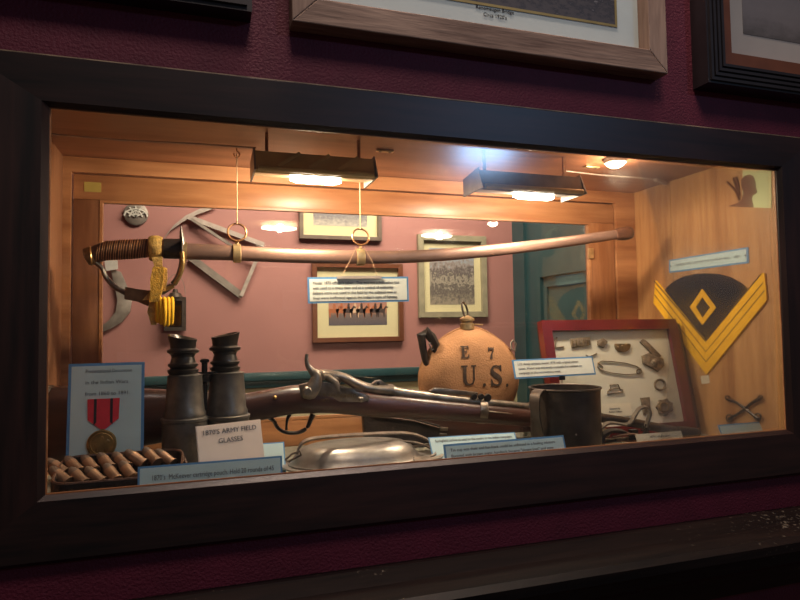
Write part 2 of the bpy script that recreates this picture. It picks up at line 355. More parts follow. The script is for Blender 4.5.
# ---------------------------------------------------------------- the built-in display case
case = thing('display_case', (0.58, 0.2, ZF-0.02), 'long cedar-lined glass display case with a dark wooden frame built into the maroon wall', 'display case')
MB().bb((XL, 0.0, ZF-0.018), (XR, D+0.02, ZF-0.0004)).build('base_board', 'shelf', case, smooth=False)
MB().bb((XL, 0.0, ZC+0.0004), (XR, D+0.02, ZC+0.012)).build('top_board', 'ceil', case, smooth=False)
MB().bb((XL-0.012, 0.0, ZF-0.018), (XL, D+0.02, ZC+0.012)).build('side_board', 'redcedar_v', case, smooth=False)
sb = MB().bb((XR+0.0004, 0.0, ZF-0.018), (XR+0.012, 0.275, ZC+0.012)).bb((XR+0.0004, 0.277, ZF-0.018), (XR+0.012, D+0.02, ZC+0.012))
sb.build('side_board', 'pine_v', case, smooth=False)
# fixed strips round the back and the hinged back window frame
g = 0.0025; bx0, bx1, bz1, bz0 = -0.046, 1.119, 0.480, -0.040
b = MB().bb((XL, D-0.006, bz1+g), (XR, D+0.02, ZC)).bb((XL, D-0.006, ZF), (bx0-g, D+0.02, bz1+g)).bb((bx1+g, D-0.006, ZF), (XR, D+0.02, bz1+g))
b.build('back_strip', 'cedar', case, smooth=False)
gx0, gx1, gz0, gz1 = -0.002, 1.052, 0.012, 0.434
MB().bb((bx0, D, gz1), (bx1, D+0.022, bz1), 0.0015).build('back_rail', 'cedar', case)
MB().bb((bx0, D, bz0), (bx1, D+0.022, gz0), 0.0015).build('back_rail', 'cedar', case)
MB().bb((bx0, D, gz0), (gx0, D+0.022, gz1), 0.0015).build('back_stile', 'redcedar_v', case)
MB().bb((gx1, D, gz0), (bx1, D+0.022, gz1), 0.0015).build('back_stile', 'cedar_v', case)
ring_frame(MB(), (0, D-0.002, 0), V((1, 0, 0)), V((0, 0, 1)), gx0, gx1, gz0, gz1, 0.005, -0.012, -0.001).build('glazing_bead', 'cedar', case, smooth=False)
MB().bb((gx0+0.004, D+0.009, gz0+0.004), (gx1-0.004, D+0.012, gz1-0.004)).build('back_pane', 'glassb', case, smooth=False)
MB().bb((bx0+0.018, D-0.001, 0.448), (bx0+0.046, D, 0.466)).build('tape_patch', 'tape', case, smooth=False)
# hinges on the right of the back window
for z in (0.36, 0.08): MB().bb((1.044, D-0.006, z-0.012), (1.056, D, z+0.012)).build('hinge', 'palebrass', case, smooth=False)
# front frame: four mitred members with an inner bevel
ox0, ox1, oz0, oz1 = -0.098, 1.245, -0.078, 0.527
def member(name, O0, O1, I0, I1, m):
    b = MB(); bv = 0.012
    def P(p, y): return V((p[0], y, p[1]))
    def inset(a, b_, t): return (a[0]+(b_[0]-a[0])*t, a[1]+(b_[1]-a[1])*t)
    prof = [(0.0, 0.0), (0.0, -0.009), (0.06, -0.0135), (0.93, -0.011), (1.0, -0.004), (1.0, 0.0)]
    A = [b.b.verts.new(P(inset(O0, I0, t), y)) for t, y in prof]; B = [b.b.verts.new(P(inset(O1, I1, t), y)) for t, y in prof]; n = len(prof)
    for k in range(n): b.b.faces.new((A[k], A[(k+1) % n], B[(k+1) % n], B[k]))
    b.b.faces.new(A); b.b.faces.new(B[::-1]); b.build(name, m, case, smooth=False)
member('frame_rail', (ox0, oz1), (ox1, oz1), (0, FH), (FW, FH), 'darkwood')
M['worn'] = mat('painted_edge_highlight', (0.30, 0.22, 0.13), 0.5, var=0.5, scale=30)  # pale tan strip colour, paints the highlight along the frame's top edge
MB().bar((ox0, -0.0105, oz1-0.0015), (ox1, -0.0105, oz1-0.0015), 0.0016, 0.0016).build('edge_highlight', 'worn', case, smooth=False)
member('frame_rail', (ox0, oz0), (ox1, oz0), (0, 0), (FW, 0), 'darkwood')
member('frame_stile', (ox0, oz0), (ox0, oz1), (0, 0), (0, FH), 'darkwood_v')
member('frame_stile', (ox1, oz0), (ox1, oz1), (FW, 0), (FW, FH), 'darkwood_v')
ring_frame(MB(), (0, 0.0, 0), V((1, 0, 0)), V((0, 0, 1)), -0.002, FW+0.002, -0.002, FH+0.002, 0.0035, 0.0, 0.0015).build('front_bead', 'cedar', case, smooth=False)
MB().bb((-0.015, 0.002, -0.015), (FW+0.01, 0.005, FH+0.015)).build('front_pane', 'glassf', case, smooth=False)
# pale cable stapled along the ceiling of the case
z = ZC-0.004
pts = [atz(49, 134, z), atz(120, 140, z), atz(200, 144, z), atz(256, 148, z)]
c = MB().tube(pts, 0.0016, 6).build('lamp_cable', 'cable', None, label='thin pale cable along the case ceiling left of the long brass lamp', cat='cable')
pts = [atz(566, 171, z), atz(600, 175, z), atz(640, 178, z), atz(655, 180, z)]
c = thing('lamp_cable', pts[3], 'thin pale cable with a plug along the case ceiling at the right wall', 'cable')
MB().tube(pts, 0.0016, 6).build('cord', 'cable', c)
MB().bar(pts[3], atz(666, 183.5, z-0.002), 0.008, 0.007, up=(0, 0, 1)).build('plug', 'cable', c)

# lamp bars under the ceiling of the case
def lamp_bar(x0, x1, z0, y0, label, bx, dm, slats):
    t = thing('lamp_bar', ((x0+x1)/2, y0, z0), label, 'lamp', 'lamp bars under the case ceiling')
    # trough: sloped front reflector + top plate
    o = [(y0, z0), (y0+0.006, z0-0.004), (y0+0.070, z0+0.006), (y0+0.072, z0+0.026), (y0+0.020, z0+0.034), (y0+0.010, z0+0.032)]
    MB().prism([V((x0, y, zz)) for y, zz in o], (x1-x0, 0, 0), 0.0008).build('housing', dm, t, smooth=False)
    for x in (x0-0.003, x1):
        MB().prism([V((x, y, zz)) for y, zz in ((y0-0.008, z0-0.003), (y0+0.076, z0-0.003), (y0+0.076, z0+0.030), (y0+0.012, z0+0.037))], (0.003, 0, 0)).build('end_cap', 'lampdark', t, smooth=False)
    MB().tube([(x0+0.004, y0-0.003, z0+0.001), (x1-0.004, y0-0.003, z0+0.001)], 0.0045, 10).build('rim_tube', 'lampmetal', t)
    if slats:
        for k in range(slats):
            x = x0+0.035+k*(x1-x0-0.05)/slats
            MB().bar((x, y0-0.002, z0+0.006), (x+0.035, y0+0.006, z0+0.032), 0.005, 0.002).build('louvre', 'lampmetal', t, smooth=False)
    MB().tube([(bx-0.042, y0+0.030, z0-0.005), (bx-0.03, y0+0.030, z0-0.006), (bx+0.03, y0+0.030, z0-0.006), (bx+0.042, y0+0.030, z0-0.005)], [0.003, 0.0055, 0.0055, 0.003], 10).build('bulb', 'bulb', t)
    for x in (x0+0.02, x1-0.02): MB().bb((x-0.0025, y0+0.03, z0+0.03), (x+0.0025, y0+0.034, ZC)).build('bracket', 'cedar', t, smooth=False)
    for f in (0,):
        l = bpy.data.lights.new('lamp_glow', 'POINT'); l.shadow_soft_size = 0.009; l.energy = 4.8; l.color = (1.0, 0.81, 0.59)
        lo = bpy.data.objects.new('lamp_glow', l); COL.objects.link(lo); lo.location = (bx+f*(x1-x0)*0.6, y0+0.045, z0-0.008)
    return t
q1, q2, qb = at(255, 178, 0.15), at(373, 178, 0.15), at(315, 181, 0.17)
lamp_bar(q1.x, q2.x, qb.z+0.005, 0.135, 'long brass-toned lamp bar over the sabre, left of the two', qb.x, 'lampmetal', 3)
q1, q2, qb = at(479, 194, 0.15), at(579, 194, 0.15), at(532, 197, 0.17)
lamp_bar(q1.x, q2.x, qb.z+0.005, 0.135, 'grey lamp bar under the case ceiling near the right wall', qb.x, 'lampdark', 0)
l = bpy.data.lights.new('puck_glow', 'POINT'); l.shadow_soft_size = 0.012; l.energy = 1.6; l.color = (1.0, 0.80, 0.55)
lo = bpy.data.objects.new('puck_glow', l); COL.objects.link(lo); lo.location = (0.935, 0.15, ZC-0.034)
pk = thing('puck_lamp', (0.935, 0.15, ZC-0.012), 'small round lit puck lamp on the case ceiling', 'lamp')
MB().lathe((0.935, 0.15, ZC-0.008), [(0.020, 0.0), (0.022, 0.003), (0.022, 0.008)], 24).build('rim', 'whitemetal', pk)
MB().lathe((0.935, 0.15, ZC-0.017), [(0.001, 0.0), (0.009, 0.001), (0.016, 0.005), (0.018, 0.009)], 24).build('lens', 'puck', pk)
# little metal clips beside the lamps
for i, (px, py) in enumerate(((385, 152), (592, 168))):
    p = atz(px, py, ZC-0.003)
    k = thing('ceiling_clip', p, ('small brass mending plate on the case ceiling beside the brass lamp', 'small brass mending plate on the case ceiling beside the grey lamp')[i], 'clip', 'ceiling clips')
    MB().bb(p+V((-0.016, -0.005, 0.0)), p+V((0.016, 0.005, 0.003)), 0.001).build('plate', 'palebrass', k)
    for dx in (-0.009, 0.009): MB().lathe(p+V((dx, 0, -0.0015)), [(0.0015, 0), (0.003, 0.0015)], 10).build('screw', 'steel', k)

# ---------------------------------------------------------------- ledge below the case
M['ledge'] = wood('scuffed_dark_ledge', (0.003, 0.002, 0.002), (0.016, 0.009, 0.007), 'X', 0.55, 16, coat=0.1, bump=0.3)
M['ledge'].node_tree.nodes['Principled BSDF'].inputs['Specular IOR Level'].default_value = 0.2
nt = M['ledge'].node_tree; bs_ = nt.nodes['Principled BSDF']; src = bs_.inputs['Base Color'].links[0].from_socket
nz = nt.nodes.new('ShaderNodeTexNoise'); nz.inputs['Scale'].default_value = 130; nz.inputs['Detail'].default_value = 2
nz2 = nt.nodes.new('ShaderNodeTexNoise'); nz2.inputs['Scale'].default_value = 5
tc = nt.nodes.new('ShaderNodeTexCoord'); nt.links.new(tc.outputs['Object'], nz.inputs[0]); nt.links.new(tc.outputs['Object'], nz2.inputs[0])
ad = nt.nodes.new('ShaderNodeMath'); ad.operation = 'ADD'; nt.links.new(nz.outputs['Fac'], ad.inputs[0]); nt.links.new(nz2.outputs['Fac'], ad.inputs[1])
rp_ = nt.nodes.new('ShaderNodeValToRGB'); rp_.color_ramp.elements[0].position = 0.625; rp_.color_ramp.elements[1].position = 0.70; sc_ = nt.nodes.new('ShaderNodeMath'); sc_.operation = 'MULTIPLY'; sc_.inputs[1].default_value = 0.5
nt.links.new(ad.outputs[0], sc_.inputs[0]); nt.links.new(sc_.outputs[0], rp_.inputs[0])
mxx = nt.nodes.new('ShaderNodeMix'); mxx.data_type = 'RGBA'; nt.links.new(rp_.outputs[0], mxx.inputs[0]); nt.links.new(src, mxx.inputs[6]); mxx.inputs[7].default_value = (0.14, 0.12, 0.09, 1); nt.links.new(mxx.outputs[2], bs_.inputs['Base Color'])
b = MB(); prof = [(0.0, -0.135), (-0.02, -0.132), (-0.055, -0.140), (-0.10, -0.141), (-0.110, -0.147), (-0.110, -0.160), (-0.095, -0.168), (-0.090, -0.186), (-0.07, -0.20), (-0.05, -0.24), (0.0, -0.25)]
b.prism([V((-1.2, y, z)) for y, z in prof], (3.4, 0, 0)); b.build('trim_3', 'ledge' if 'ledge' in M else 'darkwood', kind='structure', smooth=False)

# ---------------------------------------------------------------- pictures on the maroon wall
def picture(name, x0, x1, z0, z1, ywall, th, fw_, fm, mm, mw, pm, label, inner=None, edge=True, cap=None, fmv=None, beads=0, cat='picture'):
    t = thing(name, ((x0+x1)/2, ywall, z0), label, cat)
    u, v = V((1, 0, 0)), V((0, 0, 1)); o = V((0, ywall, 0))
    if inner:
        ring_frame(MB(), o, u, v, x0, x1, z0, z1, fw_*0.55, 0.0, th).build('frame', fm, t, smooth=False)
        for k in range(beads):
            d = fw_*0.55*(k+0.5)/beads
            ring_frame(MB(), o, u, v, x0+d, x1-d, z0+d, z1-d, fw_*0.55/beads*0.55, th, th+0.004).build('moulding', fm, t, smooth=False)
        d = fw_*0.55; ring_frame(MB(), o, u, v, x0+d, x1-d, z0+d, z1-d, fw_*0.45, 0.0, th*0.75).build('inner_frame', inner, t, smooth=False)
    else:
        n = u.cross(v)
        O = [(x0, z0), (x1, z0), (x1, z1), (x0, z1)]; I = [(x0+fw_, z0+fw_), (x1-fw_, z0+fw_), (x1-fw_, z1-fw_), (x0+fw_, z1-fw_)]
        for k in range(4):
            bm_ = MB().prism([o+u*a+v*c for a, c in (O[k], O[(k+1) % 4], I[(k+1) % 4], I[k])], n*th, 0.0015)
            bm_.build('frame_member', (fmv or fm) if k % 2 else fm, t, smooth=False)
    quadbox(MB(), o, u, v, x0+fw_*0.7, x1-fw_*0.7, z0+fw_*0.7, z1-fw_*0.7, 0.001, 0.005).build('mat', mm, t, smooth=False)
    a = fw_+mw
    if edge: ring_frame(MB(), o, u, v, x0+a-0.004, x1-a+0.004, z0+a-0.004, z1-a+0.004, 0.004, 0.005, 0.0062).build('mat_edge', 'goldedge', t, smooth=False)
    pr = quadbox(MB(), o, u, v, x0+a, x1-a, z0+a, z1-a, 0.005, 0.0056).build('print', pm, t, smooth=False)
    if cap: text(cap[0], o+u*cap[1]+v*cap[2]+V((0, -0.0055, 0)), u, v, cap[3], 'black', t, 'caption', align='CENTER', lead=1.25)
    return t
M['photo_bridge'] = scenic('monochrome_bridge_photo', [(0.0, (0.06, 0.055, 0.055)), (0.25, (0.02, 0.02, 0.025)), (0.45, (0.20, 0.19, 0.19)), (0.6, (0.035, 0.035, 0.04)), (0.8, (0.3, 0.3, 0.3))], 30, 1.8)
M['photo_field'] = scenic('monochrome_field_photo', [(0.0, (0.09, 0.085, 0.08)), (0.2, (0.17, 0.16, 0.16)), (0.6, (0.22, 0.21, 0.21)), (1.0, (0.3, 0.3, 0.3))], 9, 0.4)
picture('barn_wood_picture', 0.290, 0.904, 0.601, 0.996, 0.0, 0.030, 0.036, 'weathered', 'matblue', 0.046, 'photo_bridge', 'black and white photograph in a weathered barn wood frame above the case', cap=(["Renomaugen Bridge", "Circa 1920's"], 0.603, 0.673, 0.0080), fmv='weathered_v')
picture('black_moulded_picture', 0.983, 1.52, 0.594, 0.99, 0.0, 0.034, 0.062, 'blackframe', 'matgrey', 0.050, 'photo_field', 'grey photograph in a ribbed black and brown frame at the upper right', inner='brownframe', edge=False, beads=4)
picture('dark_framed_picture', -0.35, 0.238, 0.605, 0.98, 0.0, 0.030, 0.045, 'blackframe', 'matgrey', 0.05, 'photo_field', 'picture in a dark polished frame at the upper left of the maroon wall', inner='greyframe', edge=False, beads=2)

# ---------------------------------------------------------------- far wall pictures and relics
YB = 1.6
def px_rect(x0, y0, x1, y1, Y): a = at(x0, y0, Y); c = at(x1, y1, Y); return a.x, c.x, c.z, a.z
M['riders'] = scenic('riders_painting', [(0.0, (0.10, 0.09, 0.11)), (0.22, (0.16, 0.12, 0.11)), (0.36, (0.50, 0.22, 0.12)), (0.52, (0.34, 0.18, 0.16)), (0.60, (0.25, 0.30, 0.42)), (0.78, (0.30, 0.46, 0.66)), (0.9, (0.62, 0.60, 0.58))], 9, 0.22)
M['hunt'] = scenic('sepia_battle_print', [(0.0, (0.30, 0.26, 0.20)), (0.28, (0.10, 0.085, 0.08)), (0.42, (0.38, 0.34, 0.27)), (0.55, (0.09, 0.075, 0.075)), (0.72, (0.30, 0.26, 0.24)), (0.86, (0.30, 0.36, 0.42))], 13, 1.1)
M['sketch'] = scenic('pencil_landscape', [(0.0, (0.45, 0.42, 0.36)), (0.3, (0.16, 0.15, 0.17)), (0.5, (0.52, 0.49, 0.42)), (0.7, (0.2, 0.2, 0.22)), (1.0, (0.5, 0.5, 0.5))], 14, 0.9)
x0, x1, z0, z1 = px_rect(312, 262, 404, 341, YB-0.02)
rp = picture('riders_picture', x0, x1, z0, z1, YB, 0.022, 0.020, 'brownframe', 'matcream', 0.048, 'riders', 'colour painting of riders on horses in a cream mat on the pink wall', edge=False)
# painted horses and riders, flat marks in the paint
zc = z0+0.020+0.048; pw = x1-x0-0.136
cols = [('hr', (0.42, 0.13, 0.05)), ('hd', (0.06, 0.035, 0.03)), ('hp', (0.62, 0.42, 0.28))]
for k, c in cols: M[k] = mat('horse_paint_'+k, c, 0.6)
xs = [0.10, 0.22, 0.34, 0.45, 0.56, 0.68, 0.80, 0.90]; ks = ['hr', 'hr', 'hd', 'hp', 'hd', 'hr', 'hd', 'hd']
for f, k in zip(xs, ks):
    X = x0+0.068+pw*f; Z = zc+0.058; y = YB-0.0058
    b = MB().prism([V((X+a*0.026, y, Z+c*0.026)) for a, c in ((-1, 0.2), (-0.9, -0.1), (-0.8, -1), (-0.65, -1), (-0.6, -0.25), (0.3, -0.3), (0.4, -1), (0.55, -1), (0.6, -0.1), (0.8, 0.5), (1.15, 0.45), (1.1, 0.65), (0.75, 0.85), (0.4, 0.35), (0.2, 0.35), (0.15, 1.1), (-0.05, 1.3), (-0.2, 1.1), (-0.25, 0.35), (-0.7, 0.4))], (0, -0.0003, 0))
    b.build('painted_horse', k, rp, smooth=False)
x0, x1, z0, z1 = px_rect(418, 234, 488, 317, YB-0.02)
picture('battle_print', x0, x1, z0, z1, YB, 0.022, 0.025, 'oliveframe', 'matcream', 0.030, 'hunt', 'sepia battle print in an olive grey frame on the pink wall, right of the riders', edge=False)
x0, x1, z0, z1 = px_rect(299, 170, 382, 241, YB-0.02)
picture('landscape_sketch', x0, x1, z0, z1, YB, 0.022, 0.016, 'greyframe', 'matcream', 0.042, 'sketch', 'grey landscape sketch in a cream mat, highest picture on the pink wall', edge=False)

def W(px, py, Y=1.585): return at(px, py, Y)
sw = thing('bow_saw', W(241, 297, 1.59), 'iron bow saw frame hung on the pink wall behind the sabre grip', 'saw')
MB().strip([W(163, 240), W(172, 228), W(184, 219), W(198, 212), W(216, 207)], [0.012, 0.022, 0.030, 0.026, 0.01], 0.006, (0.4, 0, 0.8)).build('blade', 'ironlight', sw, smooth=False)
MB().bar(W(188, 217), W(264, 245), 0.018, 0.014).build('upper_bar', 'ironlight', sw, smooth=False)
MB().bar(W(191, 219, 1.57), W(232, 246, 1.57), 0.010, 0.012).build('brace', 'iron', sw, smooth=False)
MB().bar(W(190, 257), W(242, 296), 0.026, 0.014).build('lower_bar', 'iron', sw, smooth=False)
MB().bar(W(241, 296, 1.572), W(258, 256, 1.572), 0.014, 0.012).build('end_bar', 'ironlight', sw, smooth=False)
MB().bar(W(240, 250, 1.572), W(258, 262, 1.572), 0.010, 0.010).build('end_hook', 'iron', sw, smooth=False)
md = thing('round_medallion', W(136, 225, 1.59), 'round iron medallion with a white fan pattern on the pink wall', 'medallion')
c = W(136, 214, 1.59); R_ = 0.042
MB().lathe(c+V((0, 0.01, 0)), [(R_*0.9, 0), (R_, 0.004), (R_, 0.012), (R_*0.85, 0.016)], 32, axis=(0, -1, 0)).build('disc', 'iron', md)
b = MB(); y = c.y-0.010
for a in (-60, -30, 0, 30, 60):
    r = math.radians(a); b.bar((c.x, y, c.z-0.012), (c.x+math.sin(r)*R_*0.95, y, c.z-0.012+math.cos(r)*R_*0.95), 0.005, 0.004)
b.tube([(c.x+math.sin(a*PI/12)*R_*0.92, y, c.z-0.010+abs(math.cos(a*PI/12))*R_*0.62) for a in range(-6, 7)], 0.003, 6)
b.tube([(c.x+math.sin(a*PI/12)*R_*0.5, y, c.z-0.012+math.cos(a*PI/12)*R_*0.5) for a in range(-6, 7)], 0.003, 6)
b.build('fan_lattice', 'whitemetal', md)
cs = thing('iron_sickle', W(102, 331, 1.59), 'broad curved iron blade with a white tag on the pink wall at left', 'sickle')
out = [(110, 268), (121, 272), (127, 286), (132, 300), (130, 312), (122, 322), (112, 328), (101, 333), (99, 327), (109, 321), (116, 312), (118, 300), (114, 284)]
MB().prism([W(a, c) for a, c in out], (0, 0.010, 0), 0.002).build('blade', 'iron', cs)
MB().prism([W(a, c, 1.575) for a, c in ((104, 258), (117, 256), (118, 269), (106, 271))], (0, 0.004, 0)).build('tag', 'whitemetal', cs, smooth=False)
ln = thing('tin_lantern', W(176, 332, 1.56), 'small dark tin lantern hanging on the pink wall behind the yellow tassel', 'lantern')
a, c = W(164, 331, 1.56), W(186, 297, 1.56)
ring_frame(MB(), (0, 1.56, 0), V((1, 0, 0)), V((0, 0, 1)), a.x, c.x, a.z, c.z, 0.014, -0.03, 0.004).build('body', 'darktin', ln, smooth=False)
MB().bb((a.x+0.012, 1.572, a.z+0.012), (c.x-0.012, 1.59, c.z-0.012)).build('back_plate', 'iron', ln, smooth=False)
MB().bb((a.x+0.013, 1.562, a.z+0.013), (c.x-0.013, 1.564, c.z-0.013)).build('pane', 'acrylic', ln, smooth=False)
MB().lathe(((a.x+c.x)/2, 1.573, c.z), [(0.028, 0.0), (0.018, 0.015), (0.010, 0.018), (0.008, 0.03)], 20).build('cap', 'darktin', ln)
mx_ = (a.x+c.x)/2
MB().tube([(mx_+math.cos(t*PI/10)*0.035, 1.575, c.z+0.01+math.sin(t*PI/10)*0.075) for t in range(0, 11)], 0.0012, 6).build('bail', 'iron', ln)

# ---------------------------------------------------------------- sabre
YS = 0.255
def Sx(px, py, dy=0.0): return at(px, py, YS+dy)
sab = thing('cavalry_sabre', Sx(240, 262), 'curved cavalry sabre in a brown steel scabbard hanging from two cords', 'sabre')
cl = [(184, 251.3, 8.3), (210, 252.2, 7.9), (236, 253.2, 7.6), (300, 256, 7.2), (360, 257, 6.8), (400, 257, 6.4), (440, 255, 6.2), (487, 251, 6.0), (530, 246.3, 5.6), (575, 240.5, 5.2), (612, 235.2, 4.8), (618, 234.3, 4.8)]
def smooth_path(p, n=4):
    out = []
    for i in range(len(p)-1):
        p0, p1, p2, p3 = p[max(i-1, 0)], p[i], p[i+1], p[min(i+2, len(p)-1)]
        for k in range(n):
            t = k/n
            out.append(tuple(0.5*((2*b)+(-a+c)*t+(2*a-5*b+4*c-d)*t*t+(-a+3*b-3*c+d)*t**3) for a, b, c, d in zip(p0, p1, p2, p3)))
    out.append(tuple(p[-1])); return out
def pxr(p, Y): return (at(p[0], p[1]-p[2], Y)-at(p[0], p[1]+p[2], Y)).length/2
sp = smooth_path(cl)
MB().tube([Sx(p[0], p[1]) for p in sp], [pxr(p, YS) for p in sp], 18, sy=0.55, up=(0, 0, 1)).build('scabbard', 'brown_steel', sab)
tp = smooth_path([(616, 234.6, 5.6), (622, 233.8, 6.6), (628, 233.0, 6.6), (632, 232.4, 5.0), (633.5, 232.2, 1.5)], 3)
MB().tube([Sx(p[0], p[1]) for p in tp], [pxr(p, YS) for p in tp], 16, sy=0.6, up=(0, 0, 1)).build('drag', 'grip', sab, label='dark scabbard tip')
MB().tube([Sx(182.5, 251.2), Sx(187, 251.5)], [pxr((184, 251, 9.3), YS)]*2, 18, sy=0.65, up=(0, 0, 1)).build('throat', 'palebrass', sab)
for (px, pyc, rr, hook) in ((237, 253.3, 9.5, 236), (360.5, 257, 8.6, 360)):
    t = MB().tube([Sx(px-4.2, pyc), Sx(px-3.6, pyc), Sx(px+3.4, pyc), Sx(px+4, pyc)], [pxr((px, pyc, rr-1), YS), pxr((px, pyc, rr), YS), pxr((px, pyc, rr), YS), pxr((px, pyc, rr-1), YS)], 18, sy=0.62, up=(0, 0, 1)).build('suspension_band', 'palebrass', sab)
    MB().lathe(Sx(px, pyc-rr-1.5)-V((0, 0, 0.003)), [(0.003, 0), (0.0035, 0.003), (0.002, 0.006)], 12).build('stud', 'palebrass', t)
    cc = Sx(px, pyc-rr-11.5); r_ = 0.0155
    MB().tube([cc+V((math.cos(a*PI/14)*r_, math.sin(a*PI/14)*r_*0.25, math.sin(a*PI/14)*r_)) for a in range(28)], 0.0018, 8, closed=True).build('carrying_ring', 'wire', t)
    top = V((cc.x, YS, ZC))
    k = thing('hanging_cord', (cc.x, YS, cc.z+r_), ('tan cord holding the sabre by the ring nearest its guard' if px < 300 else 'tan cord holding the sabre by the ring nearest its middle'), 'cord', 'cords holding the sabre')
    MB().tube([cc+V((0, 0, r_-0.001)), top-V((0, 0, 0.012))], 0.0011, 6).build('cord', 'string', k)
    MB().tube([top-V((0, 0, 0.014))+V((math.cos(a*PI/8)*0.005, 0, math.sin(a*PI/8)*0.005)) for a in range(-9, 5)]+[top-V((0, 0, 0.006)), top], 0.0011, 6).build('screw_hook', 'wire', k)
# hilt
gp = smooth_path([(87, 258, 7.5), (92, 256, 8.6), (104, 251.5, 9.2), (118, 250, 9.8), (135, 249, 9.6), (150, 248, 9.2), (166, 248.5, 9.4), (180, 249, 9.6)])
MB().tube([Sx(p[0], p[1]) for p in gp], [pxr(p, YS) for p in gp], 18, sy=0.75, up=(0, 0, 1)).build('grip', 'grip', sab)
b = MB()
for k in range(22):
    px = 98+k*2.45+random.uniform(-0.5, 0.5); i = min(range(len(gp)), key=lambda j: abs(gp[j][0]-px)); p = gp[i]; r = pxr((px, p[1], p[2]), YS)+0.0006
    c0 = Sx(px, 0.5*(gp[i][1]+gp[max(i-1, 0)][1])) ; c0 = Sx(px, p[1]); tl = V((0.35, 0, 0))
    b.tube([c0+V((0.002*math.sin(a*PI/10), math.cos(a*PI/10)*r*0.75, math.sin(a*PI/10)*r)) for a in range(20)], 0.0007, 5, closed=True)
b.build('wire_wrap', 'wire', sab)
MB().tube([Sx(164, 248.5), Sx(181, 249)], [pxr((166, 248, 10), YS), pxr((180, 249, 10.2), YS)], 18, sy=0.8, up=(0, 0, 1)).build('grip_ferrule', 'blackleather', sab)
MB().tube([Sx(84.5, 257.5), Sx(86, 257), Sx(91, 255.6), Sx(93, 255)], [0.006, 0.0135, 0.0150, 0.0148], 18, sy=0.8, up=(0, 0, 1)).build('pommel', 'bronze', sab)
MB().tube([Sx(91+math.sin(a)*1.0, 256+math.sin(a)*9.5, math.cos(a)*0.014) for a in [i*PI/8 for i in range(16)]], 0.0012, 6, closed=True).build('pommel_ring', 'brass', sab)
MB().tube([Sx(99, 247), Sx(102, 243.5), Sx(107, 241), Sx(112, 243)], 0.0016, 6).build('loose_wire', 'wire', sab)
gd = smooth_path([(181, 226, 0.6), (181.5, 233, 1.8), (182.5, 243, 3.0), (183, 256, 3.4), (181.5, 266, 2.8), (178, 276, 2.6), (173, 284, 2.8), (166, 289.5, 3.2), (158, 293.5, 3.0), (148, 297.5, 2.6), (137, 297, 2.6), (124, 292, 2.6), (114, 286, 2.6), (106, 277, 2.4), (102, 268, 2.2), (96, 263, 2.4)])
MB().tube([Sx(p[0], p[1]) for p in gd], [pxr((p[0], p[1], max(p[2], .5)), YS) for p in gd], 12, sy=1.6, up=(0.7, 0, 0.7)).build('knuckle_guard', 'gunmetal', sab)
bd = smooth_path([(182, 252, 3), (183, 262, 3), (181, 272, 2.6), (177, 281, 2.4), (172, 287, 2.4), (161, 290, 2.2)])
MB().tube([Sx(p[0], p[1], -0.018) for p in bd], [pxr((p[0], p[1], p[2]*0.8), YS) for p in bd], 10, sy=1.3, up=(0.7, 0, 0.7)).build('guard_branch', 'brass', sab)
MB().lathe(Sx(182.4, 250), [(0.0135, -0.0014), (0.017, 0.0), (0.0135, 0.0014)], 24, sy=1.5, axis=(1, 0, 0)).build('guard_plate', 'gunmetal', sab)
# sword knot
sk = thing('sword_knot', Sx(163, 328), 'gold cloth sword knot with a yellow tassel tied round the sabre grip', 'sword knot')
wr = [(149, 248.4), (152, 248.4), (158, 248.4), (162, 248.6)]
MB().tube([Sx(*q) for q in wr], [0.0195, 0.0215, 0.0215, 0.0190], 18, sy=0.85, up=(0, 0, 1)).build('wrap', 'goldstrap', sk)
MB().strip([Sx(157, 257, -0.020), Sx(158, 264, -0.022), Sx(160, 276, -0.022), Sx(156, 292, -0.024), Sx(151, 300, -0.024)], [0.017, 0.013, 0.012, 0.02, 0.026], 0.003, (1, 0, 0.05)).build('strap', 'goldstrap', sk)
MB().strip([Sx(125, 293, -0.008), Sx(138, 295.5, -0.012), Sx(150, 298.5, -0.016)], [0.020, 0.020, 0.026], 0.004, (0.1, 0, 1)).build('olive_band', 'strap', sk)
MB().strip([Sx(159, 267, -0.030), Sx(157, 280, -0.031), Sx(156, 293, -0.031), Sx(154, 302, -0.030)], [0.018, 0.020, 0.017, 0.014], 0.006, (1, 0, 0)).build('braid', 'gold', sk)
MB().strip([Sx(165, 268, -0.026), Sx(165, 280, -0.027), Sx(163, 291, -0.027)], 0.007, 0.004, (1, 0, 0)).build('braid', 'goldstrap', sk)
for k in range(5):
    px = 156.5+k*3.9; b = MB(); pts = []; n_ = 40
    for i in range(n_+1):
        t = i/n_; py = 297+t*(30-abs(k-2.6)*1.6); pts.append(Sx(px+math.sin(t*3)*0.5-0.5*t*(2-k)*-1, py, -0.030-0.006*math.sin(PI*t)+abs(k-2)*0.002))
    b.tube(pts, [(0.0034+0.0003*math.cos(i*PI))*min(1, 0.45+i*0.2, 0.45+(n_-i)*0.2) for i in range(n_+1)], 10)
    b.build('bullion', 'yellow', sk, ang=80)
MB().strip([Sx(154, 300, -0.022), Sx(152, 312, -0.022), Sx(154, 325, -0.022)], [0.012, 0.014, 0.008], 0.006, (1, 0, 0)).build('tassel_skirt', 'goldstrap', sk)

